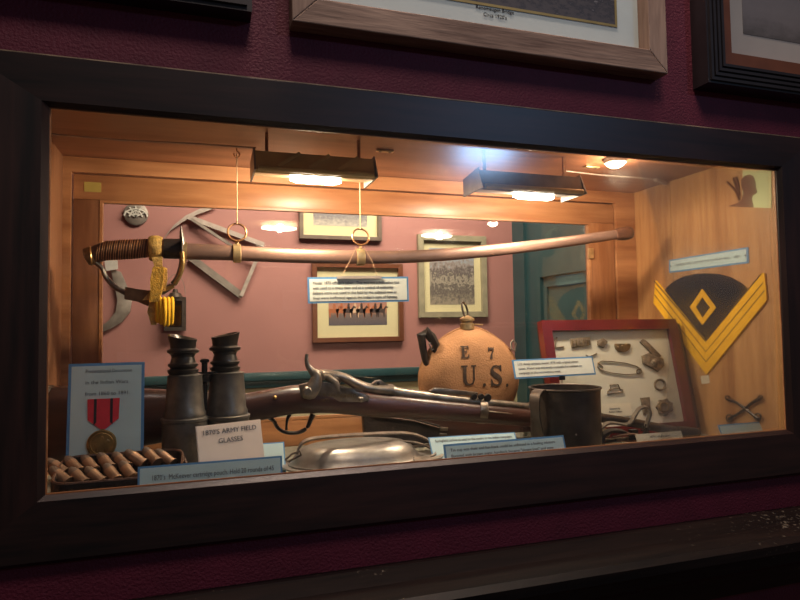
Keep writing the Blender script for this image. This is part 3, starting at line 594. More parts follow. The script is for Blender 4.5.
# ---------------------------------------------------------------- label hung under the sabre
t, o, u, v, n, Wd = card('sabre_label', at(308, 303.5, 0.235), at(409, 301.5, 0.235), 0.046, 0,
     ["Model 1872 officer's saber.  This was not a field saber but", "was used as a dress item and as a symbol of authority.", "Sabers were not used in the field by the enlisted men as", "they were ineffectual against the Indian's style of fighting."],
     'white label with a blue edge hanging under the sabre', size=0.0068, margin=0.009, face='paper', lead=1.3)
quadbox(MB(), o, u, v, Wd*0.28, Wd*0.72, 0.0425, 0.0475, 0.0008, 0.004).build('clip', 'ironlight', t, smooth=False)
q = o+u*Wd*0.32+v*0.046+n*0.002; q2 = o+u*Wd*0.68+v*0.046+n*0.002
MB().tube([q, Sx(350, 261, -0.012), Sx(356, 247, -0.010)], 0.0004, 5).build('hanging_thread', 'string', t)
MB().tube([q2, Sx(372, 261, -0.012), Sx(364, 247, -0.010)], 0.0004, 5).build('hanging_thread', 'string', t)

# ---------------------------------------------------------------- carbine
YR = 0.232
def G(px, py, dy=0.0): return at(px, py, YR+dy)
car = thing('cavalry_carbine', G(300, 433), 'long walnut-stocked single-shot carbine lying across the middle of the case', 'carbine')
# stock: cross sections along its length (x, top, bottom, half thickness)
st = [(46, 388, 470, 0.020), (52, 386, 469, 0.022), (90, 386.5, 459, 0.023), (130, 388, 449, 0.022), (170, 389.5, 441, 0.021), (205, 392, 434, 0.019), (230, 394, 427, 0.017), (250, 392.5, 422.5, 0.017), (270, 389, 418.5, 0.019), (290, 385.5, 414.5, 0.021), (305, 385, 413.5, 0.023), (330, 386, 413.3, 0.023), (350, 389, 415, 0.021), (370, 392, 417, 0.019), (400, 395, 418, 0.018), (440, 399.5, 420.5, 0.017), (480, 403.5, 423, 0.0165), (520, 407.5, 426, 0.0155), (535, 409, 426.7, 0.015)]
b = MB(); rings = []; seg = 20
for p in smooth_path(st, 3):
    a, c = G(p[0], p[1]), G(p[0], p[2]); mid = (a+c)/2; hz = (a.z-c.z)/2; r = []
    for k in range(seg):
        an = 2*PI*k/seg; ca, sa = math.cos(an), math.sin(an); pw_ = 0.75
        r.append(b.b.verts.new((mid.x, mid.y+p[3]*math.copysign(abs(ca)**pw_, ca), mid.z+hz*math.copysign(abs(sa)**pw_, sa))))
    rings.append(r)
for A, B in zip(rings, rings[1:]):
    for k in range(seg): b.b.faces.new((A[k], A[(k+1) % seg], B[(k+1) % seg], B[k]))
b.b.faces.new(rings[0]); b.b.faces.new(rings[-1][::-1]); b.build('stock', 'walnut', car)
# barrel
bp = [(392, 389.5, 6.2), (400, 391, 5.6), (440, 396, 4.9), (480, 400.5, 4.6), (520, 404.5, 4.3), (537, 406, 4.2)]
MB().tube([G(p[0], p[1]+2) for p in bp], [pxr(p, YR) for p in bp], 18).build('barrel', 'steel', car)
# breech block, tang
br = smooth_path([(316, 371, 2.6), (324, 373.5, 5.0), (334, 374.5, 5.0), (345, 377, 4.6), (358, 384, 5.2), (372, 388, 5.4), (392, 389.5, 6.4)])
MB().tube([G(p[0], p[1]+1) for p in br], [pxr(p, YR) for p in br], 16, sy=1.25, up=(0, 0, 1)).build('breech_block', 'steel', car)
MB().ball(G(331, 378, -0.006), 0.013, (1.5, 1.0, 0.6), Matrix.Rotation(math.radians(25), 3, 'Y')).build('breech_hollow', 'blackmetal', car)
MB().tube([G(318, 376, -0.014), G(328, 377, -0.018), G(336, 383, -0.019), G(338, 390, -0.017), G(333, 391, -0.016)], [0.004, 0.006, 0.006, 0.007, 0.004], 10).build('cam_latch', 'steel', car)
# lock plate with engraving
lp = [(300, 385), (316, 381), (335, 384), (352, 389), (364, 394), (370, 399), (364, 402), (345, 402), (322, 402), (308, 402), (301, 397)]
lk = MB().prism([G(a, c, -0.0225) for a, c in lp], (0, 0.012, 0), 0.001).build('lock_plate', 'steel', car)
text(["US  SPRINGFIELD", "1873"], G(320, 397, -0.0236), V((1, 0, -0.06)), V((0.06, 0, 1)), 0.0085, 'bronze', car, 'engraving', lead=1.0)
MB().lathe(G(361, 399.5, -0.024), [(0.0045, 0), (0.005, 0.002), (0.003, 0.004)], 12, axis=(0, -1, 0)).build('lock_screw', 'steel', car)
MB().strip([G(341, 388, -0.023), G(352, 388.5, -0.023), G(362, 391, -0.0225), G(369, 397, -0.021), G(368, 402, -0.021)], 0.003, 0.002, (0, 1, 0)).build('lock_edge', 'steel', car)
# hammer
hm = smooth_path([(307, 354, 1.6), (306.5, 360, 2.0), (308, 366, 2.6), (312, 371, 3.6), (316, 376, 5.2), (315, 384, 6.8), (311, 391, 7.6), (308, 396, 6.4), (307, 399, 3.0)])
MB().tube([G(p[0], p[1], -0.030) for p in hm], [pxr(p, YR) for p in hm], 14, sy=0.6, up=(1, 0, 0)).build('hammer', 'steel', car)
MB().lathe(G(307, 391.5, -0.036), [(0.008, 0), (0.0085, 0.003), (0.006, 0.006), (0.001, 0.0065)], 18, axis=(0, -1, 0)).build('hammer_screw', 'steel', car)
MB().tube([G(314, 371, -0.028), G(320, 374, -0.024), G(323, 379, -0.02)], [0.005, 0.0065, 0.005], 12).build('hammer_nose', 'steel', car)
# trigger guard and trigger
tg = smooth_path([(268, 417, 1.6), (274, 421, 1.5), (277, 427, 1.4), (283, 431.5, 1.4), (291, 433, 1.4), (300, 432, 1.4), (307, 427.5, 1.4), (310, 421, 1.6), (313, 414, 2.0)])
MB().tube([G(p[0], p[1]) for p in tg], [pxr(p, YR)*1.35 for p in tg], 10, sy=2.4, up=(0.7, 0, 0.7)).build('trigger_guard', 'blackmetal', car)
tr = smooth_path([(290, 414, 2.2), (287.5, 419, 1.6), (286.5, 425, 1.2), (286.5, 430, 1.4)])
MB().tube([G(p[0], p[1]) for p in tr], [pxr(p, YR) for p in tr], 8).build('trigger', 'blackmetal', car)
MB().lathe(G(275, 397.5, -0.018), [(0.0035, 0), (0.0035, 0.002), (0.002, 0.004)], 12, axis=(0, -1, 0)).build('stock_pin', 'brass', car, label='brass stock pin')
# rear sight, middle sight leaf, barrel band
MB().prism([G(a, c, -0.006) for a, c in ((368, 388), (376, 381), (381, 380), (386, 384), (398, 389), (398, 394), (370, 391))], (0, 0.012, 0), 0.001).build('rear_sight', 'steel', car)
MB().lathe(G(378, 383.5, -0.0065), [(0.003, 0), (0.003, 0.002)], 10, axis=(0, -1, 0)).build('sight_screw', 'blackmetal', car)
MB().prism([G(a, c, -0.006) for a, c in ((430, 391), (436, 388), (445, 388.5), (478, 392.5), (478, 396.5), (432, 392.5))], (0, 0.012, 0), 0.0006).build('sight_leaf', 'steel', car)
for px in (473.5, 480.5):
    kn = MB().lathe(G(px, 396.5, -0.006), [(0.0055, 0), (0.0062, 0.003), (0.005, 0.006)], 16, axis=(0, -1, 0)).build('sight_knob', 'blackmetal', car)
MB().lathe(G(487, 397.5, -0.004), [(0.0065, 0), (0.008, 0.003), (0.0065, 0.006)], 16, axis=(0, -1, 0)).build('sling_stud', 'blackmetal', car)
a, c = G(480.5, 400), G(480, 424)
bb = [(476.5, 0), (484.5, 0)]
b = MB(); p1, p2 = G(477, 411.5), G(484.5, 412); rr = (G(480, 400)-G(480, 424)).length/2
b.tube([p1, p2], [rr*1.0, rr*1.0], 20, sy=0.80, up=(0, 0, 1)); b.build('barrel_band', 'steel', car)
MB().tube([G(489, 411.5, -0.0155), G(512, 414, -0.0148)], [0.0016, 0.0012], 6).build('band_spring', 'steel', car)
MB().tube([G(47, 386), G(46, 400), G(45.5, 430), G(46, 471)], 0.009, 10, sy=2.2, up=(1, 0, 0)).build('butt_plate', 'steel', car)
# acrylic rests that carry it
for px, top_, nm in ((215, 433, 'behind the field glasses'), (526, 427, 'behind the tin cup')):
    p = G(px, top_)
    MB().bb((p.x-0.004, YR-0.018, ZF), (p.x+0.004, YR+0.018, p.z+0.001)).build('acrylic_rest', 'acrylic', None, smooth=False, label='clear acrylic rest under the carbine '+nm, cat='display rest', group='acrylic rests')

# ---------------------------------------------------------------- leather scabbard lying behind the carbine
YK = 0.290
def K(px, py, dy=0.0): return at(px, py, YK+dy)
kn = thing('sheathed_knife', K(440, 440), 'long knife in a black leather sheath lying under the carbine', 'knife')
MB().prism([K(a, c) for a, c in ((363, 413), (384, 415), (412, 418), (440, 425), (441, 430), (438, 442), (400, 447), (366, 447))], (0, 0.018, 0), 0.002).build('sheath', 'blackleather', kn)
MB().tube([K(372, 417, -0.001), K(392, 418, -0.001), K(412, 420.5, -0.001), K(439, 428, -0.001)], 0.0014, 6).build('sheath_seam', 'leather', kn)
MB().prism([K(a, c, 0.003) for a, c in ((380, 412), (420, 417), (470, 421), (540, 424), (540, 431), (460, 437), (441, 438), (400, 425))], (0, 0.014, 0), 0.002).build('handle', 'walnut', kn)
MB().prism([K(a, c, -0.001) for a, c in ((440, 427), (448, 427.5), (448, 431), (440, 431))], (0, 0.018, 0), 0.0006).build('guard', 'steel', kn)
MB().prism([K(a, c, -0.001) for a, c in ((440, 433), (447, 433.5), (447, 435), (440, 435))], (0, 0.018, 0), 0.0006).build('guard', 'steel', kn)

# ---------------------------------------------------------------- canteen
YC = 0.335
cc = at(474, 378, YC-0.02); RC = 0.111
can = thing('army_canteen', (cc.x, YC, ZF), 'round tan canvas covered canteen stencilled U.S. standing behind the carbine', 'canteen')
prof = []
b = MB(); seg = 48; hz = []
for i in range(13):
    a = -PI/2+PI*i/12; hz.append((RC*(0.80+0.20*math.cos(a)) if abs(a) < PI/2-0.01 else RC*0.80, math.sin(a)*0.026))
pr = [(0.001, -0.036), (RC*0.35, -0.035), (RC*0.62, -0.031), (RC*0.82, -0.0235), (RC*0.94, -0.013), (RC, -0.002), (RC, 0.002), (RC*0.94, 0.013), (RC*0.82, 0.0235), (RC*0.62, 0.031), (RC*0.3, 0.035), (0.001, 0.036)]
c0 = V((cc.x, YC, cc.z))
for r_, h in pr:
    ring = []
    for k in range(seg):
        an = 2*PI*k/seg; s = 1.0
        peak = max(0, 1-abs(((an-PI/2+PI) % (2*PI))-PI)/0.65); s += 0.10*peak*(r_/RC)**3
        wob = 1+0.006*math.sin(an*9+h*80)*(r_/RC)
        ring.append(b.b.verts.new(c0+V((r_*math.cos(an)*1.01*wob, h, r_*math.sin(an)*(0.86 if math.sin(an) > 0 else 0.98)*s*wob))))
    hz.append(ring)
rg = hz[13:]
for A, B in zip(rg, rg[1:]):
    for k in range(seg): b.b.faces.new((A[k], A[(k+1) % seg], B[(k+1) % seg], B[k]))
b.b.faces.new(rg[0]); b.b.faces.new(rg[-1][::-1]); b.build('canvas_cover', 'canvas', can, ang=60)
topz = c0.z+RC*0.86*1.10
MB().tube([c0+V((math.cos(a*PI/24)*RC*1.012, 0, math.sin(a*PI/24)*RC*(0.866 if a < 24 else 0.986)*(1+0.10*max(0, 1-abs(((a*PI/24-PI/2+PI) % (2*PI))-PI)/0.65)))) for a in range(48)], 0.0022, 6, closed=True).build('cover_seam', 'canvas', can)
sp_ = MB().lathe((c0.x-0.004, YC, topz-0.006), [(0.015, 0), (0.015, 0.012), (0.012, 0.013), (0.012, 0.017), (0.0155, 0.018), (0.0155, 0.022), (0.010, 0.026), (0.004, 0.029)], 24).build('spout', 'palebrass', can)
MB().tube([V((c0.x-0.008, YC, topz+0.034))+V((math.cos(a*PI/12)*0.0075-math.sin(a*PI/12)*0.004, math.cos(a*PI/12)*0.005, math.sin(a*PI/12)*0.0165)) for a in range(24)], 0.0022, 8, closed=True).build('stopper_ring', 'steel', sp_)
MB().tube([(c0.x+0.008, YC-0.012, topz+0.004), (c0.x+0.026, YC-0.012, topz+0.003)], 0.0014, 6).build('chain_pin', 'palebrass', sp_)
def stencil(ch, px, py, size, sx=1.0, bold=0.0006):
    p = at(px, py, YC-0.033)
    # lay the letters on the bulged cover
    o = text([ch], p, V((1, 0, 0)), V((0, 0, 1)), size, 'stencil', can, 'stencil_letter', bold=bold, align='CENTER', sx=sx)
    off = wloc(can)
    for vtx in o.data.vertices:
        w_ = vtx.co+off; r_ = math.hypot((w_.x-c0.x)/1.01, (w_.z-c0.z)/0.95)
        hh = 0.036
        for (ra, ha), (rb, hb) in zip(pr, pr[1:6]):
            if ra <= r_ <= rb: hh = -(ha+(hb-ha)*(r_-ra)/(rb-ra))
        extra = vtx.co.y+off.y-(YC-0.033)
        vtx.co.y = (YC-hh-0.0007-off.y)+extra*0.3
    return o
def serif(px, py, hpx, kind, m='stencil'):
    """slab-serif stencil letters drawn as outlines, in units of their height"""
    U = {'U': [[(0, 1), (.34, 1), (.34, .93), (.27, .93), (.27, .3), (.33, .14), (.45, .09), (.58, .15), (.62, .3), (.62, .93), (.53, .93), (.53, 1), (.8, 1), (.8, .93), (.71, .93), (.71, .27), (.63, .08), (.43, 0), (.2, .05), (.1, .22), (.1, .93), (0, .93)]],
         'S': [[(.6, .98), (.66, .98), (.66, .68), (.60, .68), (.52, .85), (.38, .92), (.25, .88), (.20, .79), (.26, .70), (.55, .52), (.68, .36), (.68, .18), (.55, .03), (.36, 0), (.2, .04), (.12, .01), (.07, .01), (.07, .34), (.13, .34), (.2, .16), (.35, .08), (.47, .11), (.51, .21), (.45, .31), (.18, .47), (.06, .62), (.06, .8), (.18, .95), (.36, 1), (.5, .96)]],
         'E': [[(0, 1), (.72, 1), (.72, .68), (.66, .68), (.62, .85), (.5, .92), (.33, .92), (.33, .56), (.44, .56), (.48, .66), (.53, .66), (.53, .36), (.48, .36), (.44, .48), (.33, .48), (.33, .08), (.52, .08), (.64, .16), (.68, .33), (.74, .33), (.74, 0), (0, 0), (0, .08), (.1, .08), (.1, .92), (0, .92)]],
         '7': [[(0, 1), (.06, 1), (.14, .93), (.32, .97), (.46, .88), (.52, 1), (.58, 1), (.52, .66), (.38, .42), (.36, 0), (.14, 0), (.16, .3), (.34, .6), (.44, .74), (.28, .78), (.1, .74), (.06, .62), (0, .62)]],
         '.': [[(.05, .0), (.05, .13), (.09, .17), (.17, .17), (.21, .13), (.21, .04), (.17, 0), (.09, 0)]]}[kind]
    p = at(px, py, YC-0.033); h = (at(px, py-hpx, YC-0.033)-p).z; b = MB()
    for poly in U: b.prism([p+V((x*h, 0, y*h)) for x, y in poly], (0, -0.0003, 0))
    b.b.normal_update(); bmesh.ops.triangulate(b.b, faces=b.b.faces[:])
    bmesh.ops.subdivide_edges(b.b, edges=b.b.edges[:], cuts=3, use_grid_fill=True)
    for vtx in b.b.verts:
        r_ = math.hypot((vtx.co.x-c0.x)/1.01, (vtx.co.z-c0.z)/0.95); hh = 0.036
        for (ra, ha), (rb, hb) in zip(pr, pr[1:6]):
            if ra <= r_ <= rb: hh = -(ha+(hb-ha)*(r_-ra)/(rb-ra))
        vtx.co.y = YC-hh-0.0010+(vtx.co.y-(YC-0.033))
    b.build('stencil_letter', m, can, smooth=False)
serif(461, 358, 12, 'E'); serif(488.5, 359, 12, '7')
serif(461, 386, 20.5, 'U'); serif(481.5, 386.5, 19, '.'); serif(489, 386.5, 21.5, 'S'); serif(505.5, 387, 19, '.')
# strap ends at the shoulders
MB().tube([at(429, 372, YC), at(425, 360, YC-0.01), at(423, 348, YC-0.01), at(421, 335, YC-0.012), at(426, 332, YC-0.015), at(431, 337, YC-0.017), at(436, 345, YC-0.018), at(434, 352, YC-0.015)], [0.004, 0.006, 0.007, 0.0085, 0.009, 0.0095, 0.0075, 0.003], 12, sy=1.5, up=(1, 0, 0)).build('strap', 'blackleather', can)
MB().tube([at(432, 350, YC-0.02), at(429, 344, YC-0.02), at(433, 341, YC-0.02), at(436, 348, YC-0.02)], 0.0016, 8, closed=True).build('strap_loop', 'tin', can)
MB().tube([at(511, 343, YC-0.01), at(513, 340, YC-0.012), at(516, 344, YC-0.012), at(515, 351, YC-0.01), at(511, 349, YC-0.01)], 0.0022, 8, closed=True).build('strap_loop', 'tin', can)

# ---------------------------------------------------------------- tin cup
cu = at(565.5, 420, 0.108); RCU = 0.060; zt = at(565, 387.5, 0.108).z
cup = thing('tin_cup', (cu.x, 0.108, ZF), 'big dark tin cup with a wide strap handle at the front of the case', 'cup')
MB().lathe((cu.x, 0.108, ZF), [(RCU*0.98, 0), (RCU, 0.004), (RCU, zt-ZF-0.003), (RCU*1.02, zt-ZF-0.002), (RCU*1.02, zt-ZF), (RCU*0.97, zt-ZF), (RCU*0.97, 0.004), (0.001, 0.004)], 48, cap=False).build('body', 'darktin', cup)
MB().lathe((cu.x, 0.108, ZF), [(RCU*0.97, 0.0005), (0.001, 0.0005)], 32, cap=False).build('base', 'darktin', cup)
MB().tube([(cu.x+RCU*1.015*math.cos(a*PI/24), 0.108+RCU*1.015*math.sin(a*PI/24), zt) for a in range(48)], 0.0018, 6, closed=True).build('rolled_rim', 'darktin', cup)
hx = cu.x-RCU*0.93; hy = 0.108-RCU*0.34; dv = V((-0.92, -0.39, 0)); dw = V((0.39, -0.92, 0))
hp0 = V((hx, hy, 0))
path = [(0.0, zt-0.002), (0.010, zt+0.001), (0.024, zt-0.001), (0.034, zt-0.008), (0.037, zt-0.022), (0.033, zt-0.040), (0.024, zt-0.058), (0.014, zt-0.072), (0.005, zt-0.082), (0.0, zt-0.09)]
MB().strip([hp0+dv*d*0.66+V((0, 0, z)) for d, z in path], [0.020]*5+[0.016, 0.014, 0.012, 0.012, 0.012], 0.0022, dw).build('handle', 'darktin', cup, ang=60)
MB().lathe((cu.x-RCU*0.3, 0.108-RCU*0.96, ZF+0.05), [(0.002, 0), (0.001, 0.001)], 8, axis=(0, -1, 0)).build('rivet', 'steel', cup)

# ---------------------------------------------------------------- mess kit
mk = V((0.408, 0.112, 0)); rx, ry = 0.117, 0.072
ms = thing('folding_mess_pan', (mk.x, mk.y, ZF), 'oval tin mess pan with its handle folded over the lid', 'mess pan')
MB().lathe((mk.x, mk.y, ZF), [(0.80, 0), (0.84, 0.002), (0.93, 0.018), (1.0, 0.0225), (1.0, 0.0245), (0.95, 0.0250), (0.02, 0.0250)], 48, sx=rx, sy=ry).build('pan', 'tin', ms)
MB().lathe((mk.x-0.003, mk.y, ZF+0.0250), [(0.90, 0), (0.90, 0.002), (0.87, 0.004), (0.83, 0.012), (0.76, 0.021), (0.66, 0.0265), (0.56, 0.0285), (0.50, 0.027), (0.01, 0.027)], 48, sx=rx, sy=ry).build('lid', 'tin', ms)
def mp_(px, py, Y=0.10): return at(px, py, Y)
hpth = smooth_path([(297, 453, 0.06), (301, 444, 0.062), (311, 439, 0.068), (330, 436.5, 0.08), (360, 434.5, 0.095), (395, 433, 0.11), (412, 434, 0.115), (424, 438, 0.115), (435, 444, 0.11), (441, 449, 0.10), (443, 453, 0.085), (440, 457, 0.07), (428, 459.5, 0.06), (414, 460, 0.055)], 3)
MB().strip([at(a, c, y) for a, c, y in hpth], 0.009, 0.0025, (0.15, 1, 0.25)).build('folding_handle', 'steel', ms, ang=60)
hp2 = smooth_path([(400, 441, 0.10), (418, 443, 0.10), (430, 448, 0.095), (436, 453, 0.08), (428, 457, 0.07), (414, 458, 0.062)], 3)
MB().strip([at(a, c, y) for a, c, y in hp2], 0.006, 0.002, (0.15, 1, 0.25)).build('handle_tongue', 'steel', ms, ang=60)
MB().tube([at(a, c, 0.055) for a, c in ((300, 451), (292, 454), (285, 460), (289, 461.5), (297, 457), (301, 455))], 0.0016, 8, closed=True).build('latch_ring', 'steel', ms)
MB().lathe(at(433, 445, 0.100), [(0.0035, 0), (0.0035, 0.002), (0.002, 0.0035)], 10, axis=(0, -1, 0.3)).build('hinge_pin', 'palebrass', ms)

# ---------------------------------------------------------------- field glasses
fg = thing('field_glasses', (0.183, 0.16, ZF), 'pair of worn brass and black army field glasses standing on end', 'field glasses')
def barrel(px, Y, shift, sc):
    # (pixel y, half width in px)
    P = [(470, 23), (421, 23), (420, 24), (417.5, 24), (416.5, 21.5), (413, 21.5), (410, 20), (377, 17.5), (375, 18), (373.5, 13)]
    base = at(px, 400, Y); k = (at(px, 400, Y)-at(px+1, 400, Y)).length*sc
    def zz(py): return at(px, py+shift, Y).z
    ax = V((base.x, Y, 0))
    pf = [(h*k, zz(y)) for y, h in P]; pf[0] = (pf[0][0], ZF)
    t = MB().lathe(ax, pf, 36).build('barrel', 'gunmetal', fg)
    E = [(375, 13), (372, 15.5), (369.5, 16), (368, 12.5), (366, 15), (364, 15.5), (362.5, 13), (357, 11.5), (354, 13), (352.5, 16), (350, 16.3), (348, 13), (343, 13.5), (340, 14.5)]
    ax = ax+V((-0.0028, 0, 0))
    e = MB().lathe(ax, [(h*k, zz(y)) for y, h in E], 32).build('eyepiece', 'blackmetal', t)
    # scooped eye cup
    b = MB(); r0_ = 14.0*k; seg = 32; lo, hi, hi2, li = [], [], [], []
    for j in range(seg):
        an = 2*PI*j/seg; wing = 0.5+0.5*math.cos(an-math.radians(150 if px < 200 else 20))
        top = zz(341)+0.002+0.0085*wing**1.3; ro = r0_*(1.0+0.12*wing)
        c, s = math.cos(an), math.sin(an)
        lo.append(b.b.verts.new(ax+V((r0_*c, r0_*s, zz(341))))); hi.append(b.b.verts.new(ax+V((ro*c, ro*s, top))))
        hi2.append(b.b.verts.new(ax+V((ro*0.86*c, ro*0.86*s, top)))); li.append(b.b.verts.new(ax+V((r0_*0.6*c, r0_*0.6*s, zz(341)))))
    for A, B in ((lo, hi), (hi, hi2), (hi2, li), (li, lo)):
        for j in range(seg): b.b.faces.new((A[j], A[(j+1) % seg], B[(j+1) % seg], B[j]))
    b.build('eye_cup', 'blackmetal', t, ang=50)
    return ax, zz
a1, z1_ = barrel(185, 0.148, 0, 1.0)
a2, z2_ = barrel(227, 0.172, -2.5, 0.97)
mid = (a1+a2)/2
MB().bb((a1.x+0.01, mid.y-0.004, z1_(373)-0.006), (a2.x-0.01, mid.y+0.004, z1_(373)), 0.001).build('bridge', 'blackmetal', fg)
MB().tube([mid+V((0, 0, z1_(418))), mid+V((0, 0, z1_(362)))], 0.0045, 12).build('focus_rod', 'blackmetal', fg)
MB().lathe(mid+V((0, 0, z1_(384))), [(0.006, 0), (0.010, 0.002), (0.010, 0.012), (0.006, 0.014)], 20).build('focus_wheel', 'blackmetal', fg)
MB().lathe(mid+V((0, 0, z1_(364))), [(0.004, 0), (0.007, 0.002), (0.007, 0.005), (0.003, 0.007)], 20).build('rod_knob', 'blackmetal', fg)
MB().bb((a1.x+0.01, mid.y-0.004, z1_(416)-0.010), (a2.x-0.01, mid.y+0.004, z1_(416)), 0.001).build('bridge', 'blackmetal', fg)

# ---------------------------------------------------------------- medal on its card
zb = ZF
bl = at(66, 470, 0.135); br = at(148, 465, 0.135); bl.z = br.z = ZF
t, o, u, v, n, Wd = card('medal_card', bl, br, 0.0, 0, None, 'x') if False else (None,)*6
topz = at(66, 364, 0.150).z
xA = at(67, 420, 0.14).x; xB = at(144, 420, 0.14).x
t, o, u, v, n, Wd = card('medal_card', (xA, 0.128, ZF), (xB, 0.128, ZF), (topz-ZF)/math.cos(math.radians(6)), 6,
    ["Presentational Decoration", "in the Indian Wars", "from 1860 to 1891."], 'tall pale blue card with a blue border behind the cartridge pouch', size=0.0075, margin=0.022, bw=0.004, lead=2.15, top=None)
def on_card(a, h, d=0.001): return o+u*a+v*h+n*d
Hh = (topz-ZF)/math.cos(math.radians(6)); xm = Wd*0.465
md = thing('campaign_medal', on_card(xm, Hh-0.105), 'bronze medal on a red ribbon with two black stripes pinned to the pale blue card', 'medal')
r0y, r1y, r2y = Hh-0.051, Hh-0.080, Hh-0.094
MB().prism([on_card(xm+a, h) for a, h in ((-0.021, r0y), (0.021, r0y), (0.020, r1y), (0.003, r2y), (-0.003, r2y), (-0.020, r1y))], n*0.0012).build('ribbon', 'ribbon', md, smooth=False)
for s in (-1, 1): MB().prism([on_card(xm+s*0.0105+a, h, 0.0023) for a, h in ((-0.0018, r0y), (0.0018, r0y), (0.0018, r1y-0.006+(0.002 if s < 0 else -0.002)*1), (-0.0018, r1y-0.006-(0.002 if s < 0 else -0.002)))], n*0.0003).build('ribbon_stripe', 'black', md, smooth=False, label='black ribbon stripe')
mc = on_card(xm-0.001, Hh-0.114, 0.001)
MB().tube([on_card(xm+math.cos(a*PI/6)*0.003, r2y-0.003+math.sin(a*PI/6)*0.003, 0.003) for a in range(12)], 0.0008, 6, closed=True).build('ring', 'brass', md)
dk = MB().lathe(mc, [(0.0185, 0), (0.0195, 0.001), (0.0195, 0.0028), (0.0175, 0.0032), (0.017, 0.0024), (0.001, 0.0024)], 36, axis=n).build('disc', 'brass', md)
b = MB()
b.prism([mc+u*(a*0.0095)+v*(c*0.0085-0.002)+n*0.0022 for a, c in ((-1, 0.2), (-0.9, -0.1), (-0.8, -1), (-0.6, -1), (-0.5, -0.25), (0.3, -0.3), (0.4, -1), (0.6, -0.9), (0.65, -0.1), (0.8, 0.5), (1.15, 0.45), (1.1, 0.75), (0.75, 0.95), (0.4, 0.4), (0.25, 0.9), (0.2, 1.4), (-0.1, 1.5), (-0.25, 1.1), (-0.3, 0.4), (-0.7, 0.4))], n*0.0012, 0.0003)
b.tube([mc+u*(math.cos(a*PI/12)*0.0145)+v*(math.sin(a*PI/12)*0.0145)+n*0.003 for a in range(24)], 0.0006, 5, closed=True)
b.build('relief_figure', 'brass', dk)

# ---------------------------------------------------------------- cartridge pouch with cartridges
px0, px1 = at(50, 470, 0.04).x, at(184, 465, 0.09).x
pc = thing('cartridge_pouch', ((px0+px1)/2, 0.07, ZF), 'open black leather cartridge pouch at the lower left corner', 'pouch')
y0, y1 = 0.024, 0.116; zr = ZF+0.058
def rounded(x0, x1, y0, y1, r, n_=5):
    out = []
    for cx, cy, a0 in ((x1-r, y1-r, 0), (x0+r, y1-r, 90), (x0+r, y0+r, 180), (x1-r, y0+r, 270)):
        for k in range(n_+1): a = math.radians(a0+90*k/n_); out.append((cx+r*math.cos(a), cy+r*math.sin(a)))
    return out
O = rounded(px0, px1, y0, y1, 0.022); I = rounded(px0+0.004, px1-0.004, y0+0.004, y1-0.004, 0.019)
def hrim(y): return zr-0.014+0.018*((y-y0)/(y1-y0))
b = MB(); rings = [[b.b.verts.new((x, y, z)) for (x, y), z in zip(L_, Z_)] for L_, Z_ in ((O, [ZF]*24), (O, [hrim(y) for x, y in O]), (I, [hrim(y) for x, y in I]), (I, [ZF+0.004]*24))]
for A, B in zip(rings, rings[1:]):
    for k in range(24): b.b.faces.new((A[k], A[(k+1) % 24], B[(k+1) % 24], B[k]))
b.b.faces.new(rings[0]); b.b.faces.new(rings[-1]); b.build('pouch_body', 'blackleather', pc)
MB().tube([(x, y, hrim(y)) for x, y in rounded(px0+0.002, px1-0.002, y0+0.002, y1-0.002, 0.02)], 0.002, 6, closed=True).build('rim_binding', 'leather', pc)
MB().bb((px0+0.006, y0+0.010, ZF+0.004), (px1-0.006, y0+0.014+0.025, ZF+0.010)).build('loop_strip', 'leather', pc)
MB().strip([(px1-0.05, y1-0.004, zr-0.020), (px1-0.03, y1+0.002, zr-0.006), (px1-0.006, y1-0.002, zr-0.004), (px1+0.004, y1-0.03, zr-0.018)], 0.016, 0.003, (0, -0.4, 1)).build('open_flap', 'leather', pc, ang=60)
rowA = [(59, 469), (75, 467.5), (91, 466.5), (107, 464), (123, 463), (138, 460), (153, 458.5), (167, 459.5)]
rowB = [(62, 478), (80, 479), (97, 478), (113, 475.5), (129, 473)]
ax_ = V((0.66, -0.50, -0.52)).normalized(); Lc = 0.021; rc = 0.0074
names = [(rowA, 0.090, 'back'), (rowB, 0.062, 'front')]
base = None; cart_lab = 'tarnished brass cartridge in the {} row of the open pouch'
qt = V((0, 0, 1)).rotation_difference(ax_)
for row, Y, w_ in names:
    for i, (px, py) in enumerate(row):
        p = at(px, py, Y)
        if p.x > px1-0.014: p.x = px1-0.014
        if base is None:
            base = bpy.data.objects.new('cartridge', None); COL.objects.link(base)
            MB().lathe((0, 0, 0), [(rc*1.0, -Lc/2), (rc*1.0, Lc/2-0.002), (rc*1.16, Lc/2-0.0018), (rc*1.16, Lc/2), (rc*0.5, Lc/2+0.0002)], 18).build('casing', 'cartridge', base)
            MB().lathe((0, 0, 0), [(rc*0.5, -Lc/2-0.011), (rc*0.8, -Lc/2-0.007), (rc*0.93, -Lc/2), (rc*0.5, -Lc/2+0.001)], 14).build('bullet', 'lead', base)
            r = base
        else:
            r = base.copy(); COL.objects.link(r)
            for ch in list(base.children): c = ch.copy(); COL.objects.link(c); c.parent = r
        r.location = p; r.rotation_mode = 'QUATERNION'
        jit = Matrix.Rotation(random.uniform(-0.3, 0.3), 3, 'Z').to_quaternion()
        r.rotation_quaternion = jit @ qt
        r['category'] = 'cartridge'; r['group'] = 'cartridges in the pouch'
        ordn = ['first', 'second', 'third', 'fourth', 'fifth', 'sixth', 'seventh', 'eighth', 'ninth', 'tenth'][i]
        r['label'] = 'tarnished brass cartridge, %s from the left in the pouch %s row' % (ordn, w_)

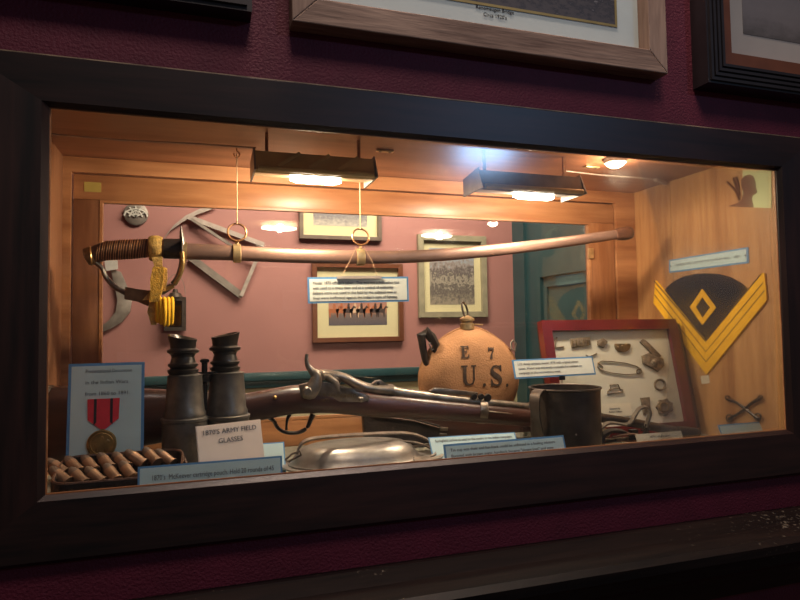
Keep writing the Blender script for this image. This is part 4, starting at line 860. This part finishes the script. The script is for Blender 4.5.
# ---------------------------------------------------------------- label cards on the shelf
def fcard(name, pxl, pyl, pxr_, pyr, Yl, Yr, ptop, lean, lines, label, **k):
    """card whose lower edge projects at the given points; pushed down to the shelf"""
    a, c = at(pxl, pyl, Yl), at(pxr_, pyr, Yr); zt_ = at((pxl+pxr_)/2, ptop, (Yl+Yr)/2+0.0).z
    h = (zt_-ZF)/math.cos(math.radians(lean)); a.z = c.z = ZF+0.0012*math.sin(math.radians(lean))
    return card(name, a, c, h, lean, lines, label, **k)
fcard('cartridge_pouch_label', 137, 480, 283, 470, 0.016, 0.016, 463, 10, ["1870's  McKeever cartridge pouch. Held 20 rounds of 45"], 'long pale blue label with a dark edge in front of the field glasses', border='blue', size=0.0092, margin=0.016, bw=0.0025, top=0.041)
fcard('field_glasses_label', 202, 470, 268, 460, 0.048, 0.082, 425, 14, ["1870'S ARMY FIELD", "GLASSES", ], 'small pinkish card reading army field glasses below the field glasses', face='pinkcard', border='pinkcard', bw=0.001, size=0.0098, align='CENTER', lead=1.35)
fcard('leaning_label', 251, 470, 287, 466, 0.112, 0.112, 447, 30, ["", "Carbine with a steel barrel"][:0] or None, 'plain pale blue label lying behind the pinkish card', bw=0.002)
fcard('cup_label', 448, 465, 570, 450, 0.018, 0.018, 442, 18, ["Tin cup was their and hardtack could be softened in a boiling mixture", "flavored with brown sugar, hardtack became \"sloppy Joes\" and stew"], 'front pale blue label before the tin cup, nearest the glass', size=0.0064, margin=0.010, bw=0.003, face='paleblue')
fcard('carbine_label', 437, 465, 527, 457, 0.055, 0.045, 440, 40, ["Springfield carbine as used by the cavalry in the Indian campaigns"], 'pale blue label half hidden behind the front cup label', size=0.006, margin=0.010, bw=0.002, face='paleblue')
fcard('spur_label', 641, 445, 687, 440, 0.060, 0.060, 434, 20, ["1870's cavalry spurs"], 'small blank-looking ivory card in front of the spurs', face='ivory', border='ivory', bw=0.0008, size=0.0055, align='CENTER')
fcard('sabre_badge_label', 727, 440, 771, 436, 0.050, 0.050, 425, 25, ["Sabers Officer cavalry hat badge"], 'small blue label under the crossed sabres badge', size=0.006, margin=0.006, bw=0.0025, top=0.024)
# card held up on a wire stand
t, o, u, v, n, Wd = card('canteen_label', at(515, 379, 0.180), at(596, 374.5, 0.180), 0.036, 15, ["U.S. Army canteen, model 1878 with original canvas", "cover. Water was extremely invaluable for soldiers on", "campaign in the mountainous west."],
     'pale label with a blue edge standing above the tin cup', size=0.0062, margin=0.010, bw=0.003, face='paper')
m0 = o+u*Wd*0.57-v*0.001
MB().bb(m0+V((-0.006, -0.001, -0.006)), m0+V((0.006, 0.003, 0.002))).build('clip', 'blackmetal', t, smooth=False)
MB().tube([m0+V((0, 0.001, -0.004)), V((m0.x, m0.y+0.001, ZF+0.002))], 0.0009, 6).build('wire_stand', 'steel', t)
MB().lathe((m0.x, m0.y+0.001, ZF), [(0.008, 0), (0.008, 0.002), (0.002, 0.003)], 16).build('stand_foot', 'blackmetal', t)

# ---------------------------------------------------------------- relic display box
A0 = at(540, 321, 0.245); A1 = at(674, 319.5, 0.245); B1 = at(692, 434, 0.195); B0 = at(556, 445, 0.195)
u = (A1-A0).normalized(); vv = (A1-B1); v = (vv-u*u.dot(vv)); 
topP = A0; zlen = (A0.z-ZF); v.normalize(); Hh = zlen/v.z; o = A0-v*Hh; Wd = (A1-A0).length
lift_ = max(o.z, ZF)+0.009-o.z; Hh -= lift_/v.z; o = o+v*(lift_/v.z)
n = u.cross(v)
bx = thing('relic_display_box', o+u*Wd/2, 'red framed display box of small dug relics on ivory backing leaning at right', 'display box')
ring_frame(MB(), o, u, v, 0, Wd, 0, Hh, 0.021, -0.012, 0.006).build('red_frame', 'redframe', bx, smooth=False)
quadbox(MB(), o, u, v, 0.018, Wd-0.018, 0.018, Hh-0.018, -0.010, -0.004).build('backing', 'linen', bx, smooth=False)
quadbox(MB(), o, u, v, 0.010, Wd+0.026, 0.006, Hh-0.006, -0.032, -0.0125).build('back_box', 'darkred', bx, smooth=False)
# where a photo pixel meets the backing plane
def onbox(px, py, d=-0.0035):
    q = o+n*d; dd = ray(px, py); return CAM+dd*((q-CAM).dot(n)/dd.dot(n))
def relic(pts, th, name, label, m='relic', bev=0.0006):
    return MB().prism([onbox(a, c) for a, c in pts], n*th, bev).build(name, m, None, label=label, cat='relic', group='dug relics in the display box')
def rtube(pts, rad, name, label, m='relic', closed=False):
    return MB().tube([onbox(a, c, -0.0035+rad) for a, c in pts], rad, 6, closed=closed).build(name, m, None, label=label, cat='relic', group='dug relics in the display box')
rtube([(557, 337), (555.5, 342), (555.5, 347.5), (561, 347), (564, 346.5)], 0.0013, 'bent_nail', 'thin L-shaped bent nail at the box top left')
q = thing('comb_buckle', onbox(580, 347), 'oblong ribbed buckle plate at the top of the display box', 'relic', 'dug relics in the display box')
MB().prism([onbox(*p_) for p_ in ((570, 339), (589, 337), (590, 345), (571, 348))], n*0.003, 0.0005).build('plate', 'relic', q)
for k in range(5):
    a = 572.5+k*3.8; MB().tube([onbox(a, 341, 0.0002), onbox(a+0.3, 346, 0.0002)], 0.0009, 5).build('rib', 'bronze', q)
relic([(597, 341), (602, 338), (607, 342), (603, 348), (597, 345.5)], 0.004, 'square_button', 'small dark square metal button at the box top')
q = thing('half_disc', onbox(622, 352), 'half round pierced brass fragment at the top of the display box', 'relic', 'dug relics in the display box')
MB().prism([onbox(622+8*math.cos(a), 346+6.5*math.sin(a)) for a in [math.radians(x) for x in (-20, 0, 30, 60, 90, 120, 150, 180, 200)]]+[onbox(614, 346)][:0], n*0.003, 0.0005).build('plate', 'bronze', q)
for a, c in ((618, 347), (622, 345.5), (626, 344)): MB().ball(onbox(a, c, 0.0), 0.0014).build('boss', 'palebrass', q)
q = thing('buckle_hasp', onbox(655, 368), 'long hinged hasp with a lumpy buckle at the box top right', 'relic', 'dug relics in the display box')
MB().prism([onbox(*p_) for p_ in ((639, 342), (642, 339), (646, 341), (661, 356), (658, 359), (652, 355))], n*0.003, 0.0006).build('hasp', 'relic', q)
MB().prism([onbox(*p_) for p_ in ((641, 356), (648, 353), (654, 357), (662, 359), (663, 366), (657, 372), (649, 367), (642, 364))], n*0.005, 0.0012).build('buckle', 'relic', q)
MB().ball(onbox(655, 363, 0.002), 0.009, (1, 0.5, 1)).build('boss', 'relic', q)
rtube([(586, 355), (592, 358.5), (589, 356.6), (597, 353.5)], 0.0011, 'wire_tack', 'tiny bent wire tack just above the safety pin')
q = thing('safety_pin', onbox(620, 376), 'large open-wire horse blanket safety pin across the box', 'safety pin')
MB().tube([onbox(a, c, -0.002) for a, c in ((598, 363), (603, 367), (601, 370), (597.5, 367), (598, 363), (602, 361), (612, 361.5), (625, 363), (636, 366), (641, 369), (642, 372), (639, 374), (636.5, 372), (638, 369.5), (641, 370)) ], 0.0012, 6).build('upper_arm', 'relic', q)
MB().tube([onbox(a, c, -0.002) for a, c in ((600, 370), (612, 373), (625, 374.5), (637, 374), (641, 372))], 0.0012, 6).build('lower_arm', 'relic', q)
MB().tube([onbox(639+2.4*math.cos(a*PI/8), 371.3+2.4*math.sin(a*PI/8), -0.001) for a in range(16)], 0.0012, 6, closed=True).build('coil', 'relic', q)
rtube([(610, 385), (618, 384.3), (620, 389), (623, 390), (623, 392), (607, 394), (608, 391), (611, 390)], 0.0012, 'hat_shaped_wire', 'hat-shaped bent wire piece in the lower middle of the box', closed=True)
rtube([(609, 389.5), (620, 388)], 0.0010, 'wire_crossbar', 'short wire bar lying across the hat-shaped wire')
MB().tube([onbox(660+5.2*math.cos(a*PI/12), 384.5+5.2*math.sin(a*PI/12), -0.0015) for a in range(24)], 0.0022, 8, closed=True).build('iron_ring', 'relic', None, label='plain round iron ring at the right of the display box', cat='relic', group='dug relics in the display box')
relic([(640, 398), (649, 397), (650, 414), (643, 415)], 0.003, 'bar_fragment', 'upright narrow metal fragment behind the spur loop')
q = thing('star_rosette', onbox(664, 416), 'jagged star-shaped cast rosette at the lower right of the box', 'relic', 'dug relics in the display box')
MB().prism([onbox(664+(9.0 if k % 2 else 7)*math.cos(k*PI/7), 407+(9.0 if k % 2 else 6.8)*math.sin(k*PI/7)) for k in range(14)], n*0.003, 0.0006).build('plate', 'relic', q)
MB().tube([onbox(664+4.5*math.cos(a*PI/8), 407+4.5*math.sin(a*PI/8), 0.0) for a in range(16)], 0.0016, 6, closed=True).build('inner_ring', 'bronze', q)
q = thing('donor_tag', onbox(615, 416), 'small ivory donor tag in the lower left of the display box', 'tag')
c4 = [onbox(599.5, 416.5), onbox(632, 415.5), onbox(630.5, 403), onbox(598, 404)]
MB().prism(c4, n*0.0008).build('paper', 'ivory', q, smooth=False)
text(["Donated by", "Arthur Wilson"], onbox(615, 409.3, -0.0025), u, v, 0.0052, 'ink', q, align='CENTER', lead=1.2)

# ---------------------------------------------------------------- spurs and iron rod
YP = 0.115
def Pp(px, py, dy=0.0): return at(px, py, YP+dy)
def floorpt(p): return p
rod = thing('iron_picket_rod', at(640, 428, 0.150), 'dark tapered iron rod lying behind the spurs at the box foot', 'rod')
MB().tube([at(596, 417, 0.150), at(640, 424, 0.146), at(678, 431.5, 0.142)], [0.009, 0.0085, 0.0085], 14).build('shaft', 'darktin', rod)
MB().tube([at(676, 431, 0.142), at(684, 432.5, 0.141), at(697, 433.5, 0.14)], [0.010, 0.012, 0.0105], 14).build('end_cap', 'blackmetal', rod)
MB().bb((at(650, 430, 0.15).x-0.05, 0.140, ZF), (at(650, 430, 0.15).x-0.035, 0.150, at(640, 430, 0.146).z+0.002)).build('foot', 'blackmetal', rod)
sp = thing('cavalry_spur', Pp(620, 440), 'steel cavalry spur with a tall loop standing beside the tin cup', 'spur', 'spurs beside the tin cup')
pth = smooth_path([(601, 436, 0), (602, 428, 0), (607, 423.5, 0), (615, 423, 0), (624, 424.5, 0), (630, 423, 0), (634, 417, 0), (638, 410, 0), (643, 407, 0), (648, 408, 0), (650, 413, 0), (648, 420, 0), (646, 427, 0)], 3)
MB().strip([Pp(a, c) for a, c, _ in pth], 0.011, 0.003, (0.25, 1, 0.2)).build('heel_band', 'steel', sp, ang=60)
MB().lathe(Pp(605, 433, -0.01), [(0.008, 0), (0.0085, 0.004), (0.005, 0.007)], 16, axis=(0, -1, 0)).build('button', 'bronze', sp)
b = MB()
rcn = Pp(646, 430)
for k in range(8):
    a = k*PI/4; b.bar(rcn, rcn+V((math.cos(a)*0.011, 0, math.sin(a)*0.011)), 0.003, 0.002)
b.lathe(rcn+V((0, 0.0015, 0)), [(0.005, 0), (0.005, 0.003)], 12, axis=(0, -1, 0)); b.build('rowel', 'blackmetal', sp)
sp2 = thing('cavalry_spur', at(620, 440, 0.085), 'black spur with a leather strap lying low in front of the taller spur', 'spur', 'spurs beside the tin cup')
pth = smooth_path([(602, 444, 0), (603, 436, 0), (610, 431, 0), (620, 431, 0), (628, 434, 0), (636, 438, 0), (640, 441, 0)], 3)
MB().strip([at(a, c, 0.088) for a, c, _ in pth], 0.012, 0.005, (0.25, 1, 0.2)).build('heel_band', 'blackleather', sp2, ang=60)
pth = smooth_path([(613, 437, 0), (622, 435, 0), (632, 434, 0), (641, 436, 0), (640, 440, 0), (628, 441, 0), (616, 440, 0)], 3)
MB().strip([at(a, c, 0.080) for a, c, _ in pth], 0.007, 0.002, (0.25, 1, 0.2)).build('strap', 'leather', sp2, ang=60)

# ---------------------------------------------------------------- things on the right wall
def Rw(px, py, d=0.0): p = atx(px, py, XR); p.x -= d+0.0002; return p
ch = thing('rank_chevron', Rw(708, 374), 'yellow cavalry rank chevron with a diamond on navy cloth on the right wall', 'chevron')
pts = [(708, 343)]
arc = [(664, 292), (668, 287), (675, 281), (684, 276.5), (696, 273.8), (708, 273.2), (720, 274), (732, 277.5), (742, 283), (749, 289.5)]
MB().prism([Rw(*p_) for p_ in arc]+[Rw(708, 352)], (-0.0025, 0, 0)).build('navy_cloth', 'navy', ch, smooth=False)
ex = (-0.0045, 0, 0)
MB().prism([Rw(*p_) for p_ in ((657, 280.5), (661, 285), (707.5, 341.5), (762, 274), (766, 273), (768.5, 300), (708, 374.5), (655, 303))], ex).build('yellow_stripes', 'yellow', ch, smooth=False)
for t_ in (0.30, 0.62):
    def lp_(a, c): return (a[0]+(c[0]-a[0])*t_, a[1]+(c[1]-a[1])*t_)
    pl = [lp_((657.5, 281), (655.5, 303)), lp_((707.5, 342), (708, 374)), lp_((764, 275), (768, 300))]
    MB().tube([Rw(*p_, 0.0047) for p_ in pl], 0.0009, 5).build('piping', 'black', ch)
MB().tube([Rw(*p_, 0.0047) for p_ in ((656, 281), (707.5, 341.5), (763, 274))], 0.0012, 5).build('piping', 'black', ch)
dm_o = [(703.7, 289), (717.5, 307.5), (704, 325), (691.5, 307)]; dm_i = [(703.9, 297), (711.7, 307.5), (704, 318), (697.2, 307.2)]
b = MB()
for k in range(4): b.prism([Rw(*q_, 0.0025) for q_ in (dm_o[k], dm_o[(k+1) % 4], dm_i[(k+1) % 4], dm_i[k])], (-0.0018, 0, 0))
b.build('diamond', 'yellow', ch, smooth=False)
bs = thing('crossed_sabres_badge', Rw(745, 422), 'small dark crossed sabres badge low on the right wall', 'badge')
s1 = smooth_path([(763, 398, 0), (754, 402.5, 0), (745, 410, 0), (736, 416, 0), (730, 419, 0)], 3); s2 = smooth_path([(728, 399, 0), (736, 401.5, 0), (745, 407, 0), (753, 413.5, 0), (760, 418.5, 0)], 3)
for s_, hl in ((s1, (731, 419)), (s2, (759.5, 418))):
    MB().tube([Rw(p_[0], p_[1], 0.004) for p_ in s_], 0.0029, 6).build('sabre', 'blackmetal', bs)
    MB().tube([Rw(hl[0]+3.2*math.cos(a*PI/6), hl[1]-1+3.6*math.sin(a*PI/6), 0.004) for a in range(12)], 0.0016, 6, closed=True).build('hilt', 'blackmetal', bs)
for (a, c) in ((729, 397.5), (762, 397)):
    MB().tube([Rw(a+2.2*math.cos(k*PI/5), c+1.6*math.sin(k*PI/5), 0.004) for k in range(10)], 0.0014, 6, closed=True).build('chape', 'blackmetal', bs)
rl = thing('chevron_label', Rw(709, 272), 'narrow blue bordered label above the yellow chevron', 'label card')
c4 = [Rw(669.5, 273), Rw(749.5, 263), Rw(748.8, 247), Rw(669.5, 260)]
def wall_quad(c4, d0, d1, sh): 
    m_ = sum(c4, V((0, 0, 0)))/4; return [V((XR-0.0002-d0, (p_.y-m_.y)*sh[0]+m_.y, (p_.z-m_.z)*sh[1]+m_.z)) for p_ in c4]
MB().prism(wall_quad(c4, 0.0, 0, (1, 1)), (-0.0015, 0, 0)).build('border', 'blue', rl, smooth=False)
uu = (c4[1]-c4[0]).normalized(); v2 = V((0, 0, 1)); 
MB().prism(wall_quad(c4, 0.0015, 0, (0.955, 0.78)), (-0.0005, 0, 0)).build('paper', 'paleblue', rl, smooth=False)
text(["CHEVRON FIRST SERGEANT IN CAVALRY 1860's - 1880's"], (c4[0]+c4[3])/2+uu*0.018-v2*0.002+V((-0.0021, 0, 0)), uu, v2, 0.0078, 'ink', rl, width=(c4[1]-c4[0]).length-0.036)
for f in (0.03, 0.97): MB().lathe((c4[0]+c4[3])/2*(1-f)+(c4[1]+c4[2])/2*f+V((-0.002, 0, 0)), [(0.002, 0), (0.001, 0.0015)], 8, axis=(-1, 0, 0)).build('pin', 'black', rl)
pb = thing('price_tag', Rw(707, 383), 'tiny white paper scrap on the wall under the chevron tip', 'tag')
MB().prism([Rw(*p_) for p_ in ((701, 376), (709, 375), (710, 383), (702, 384))], (-0.001, 0, 0)).build('paper', 'ivory', pb, smooth=False)
si = thing('silhouette_reflection', Rw(748, 209), 'painted front glass reflection of a pale window and dark bust, high on the right wall', 'picture')  # front glass reflection of window and bust, painted as flat shapes on the wall
MB().prism([Rw(*p_) for p_ in ((743, 207), (772, 208), (771.5, 171), (743, 169.7))], (-0.001, 0, 0)).build('paper', 'reflgreen', si, smooth=False)  # bright window of the reflection, as a flat pale panel
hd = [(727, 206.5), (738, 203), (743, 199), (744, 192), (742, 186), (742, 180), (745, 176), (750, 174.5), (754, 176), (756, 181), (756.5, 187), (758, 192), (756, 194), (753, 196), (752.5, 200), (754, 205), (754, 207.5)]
MB().prism([Rw(*p_, 0.001) for p_ in hd], (-0.0006, 0, 0)).build('bust', 'reflbrown', si, smooth=False)
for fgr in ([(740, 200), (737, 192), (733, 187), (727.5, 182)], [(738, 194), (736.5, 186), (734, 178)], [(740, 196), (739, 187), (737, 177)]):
    MB().tube([Rw(*p_, 0.0015) for p_ in fgr], 0.0022, 5).build('reflected_feather', 'reflbrown', si)
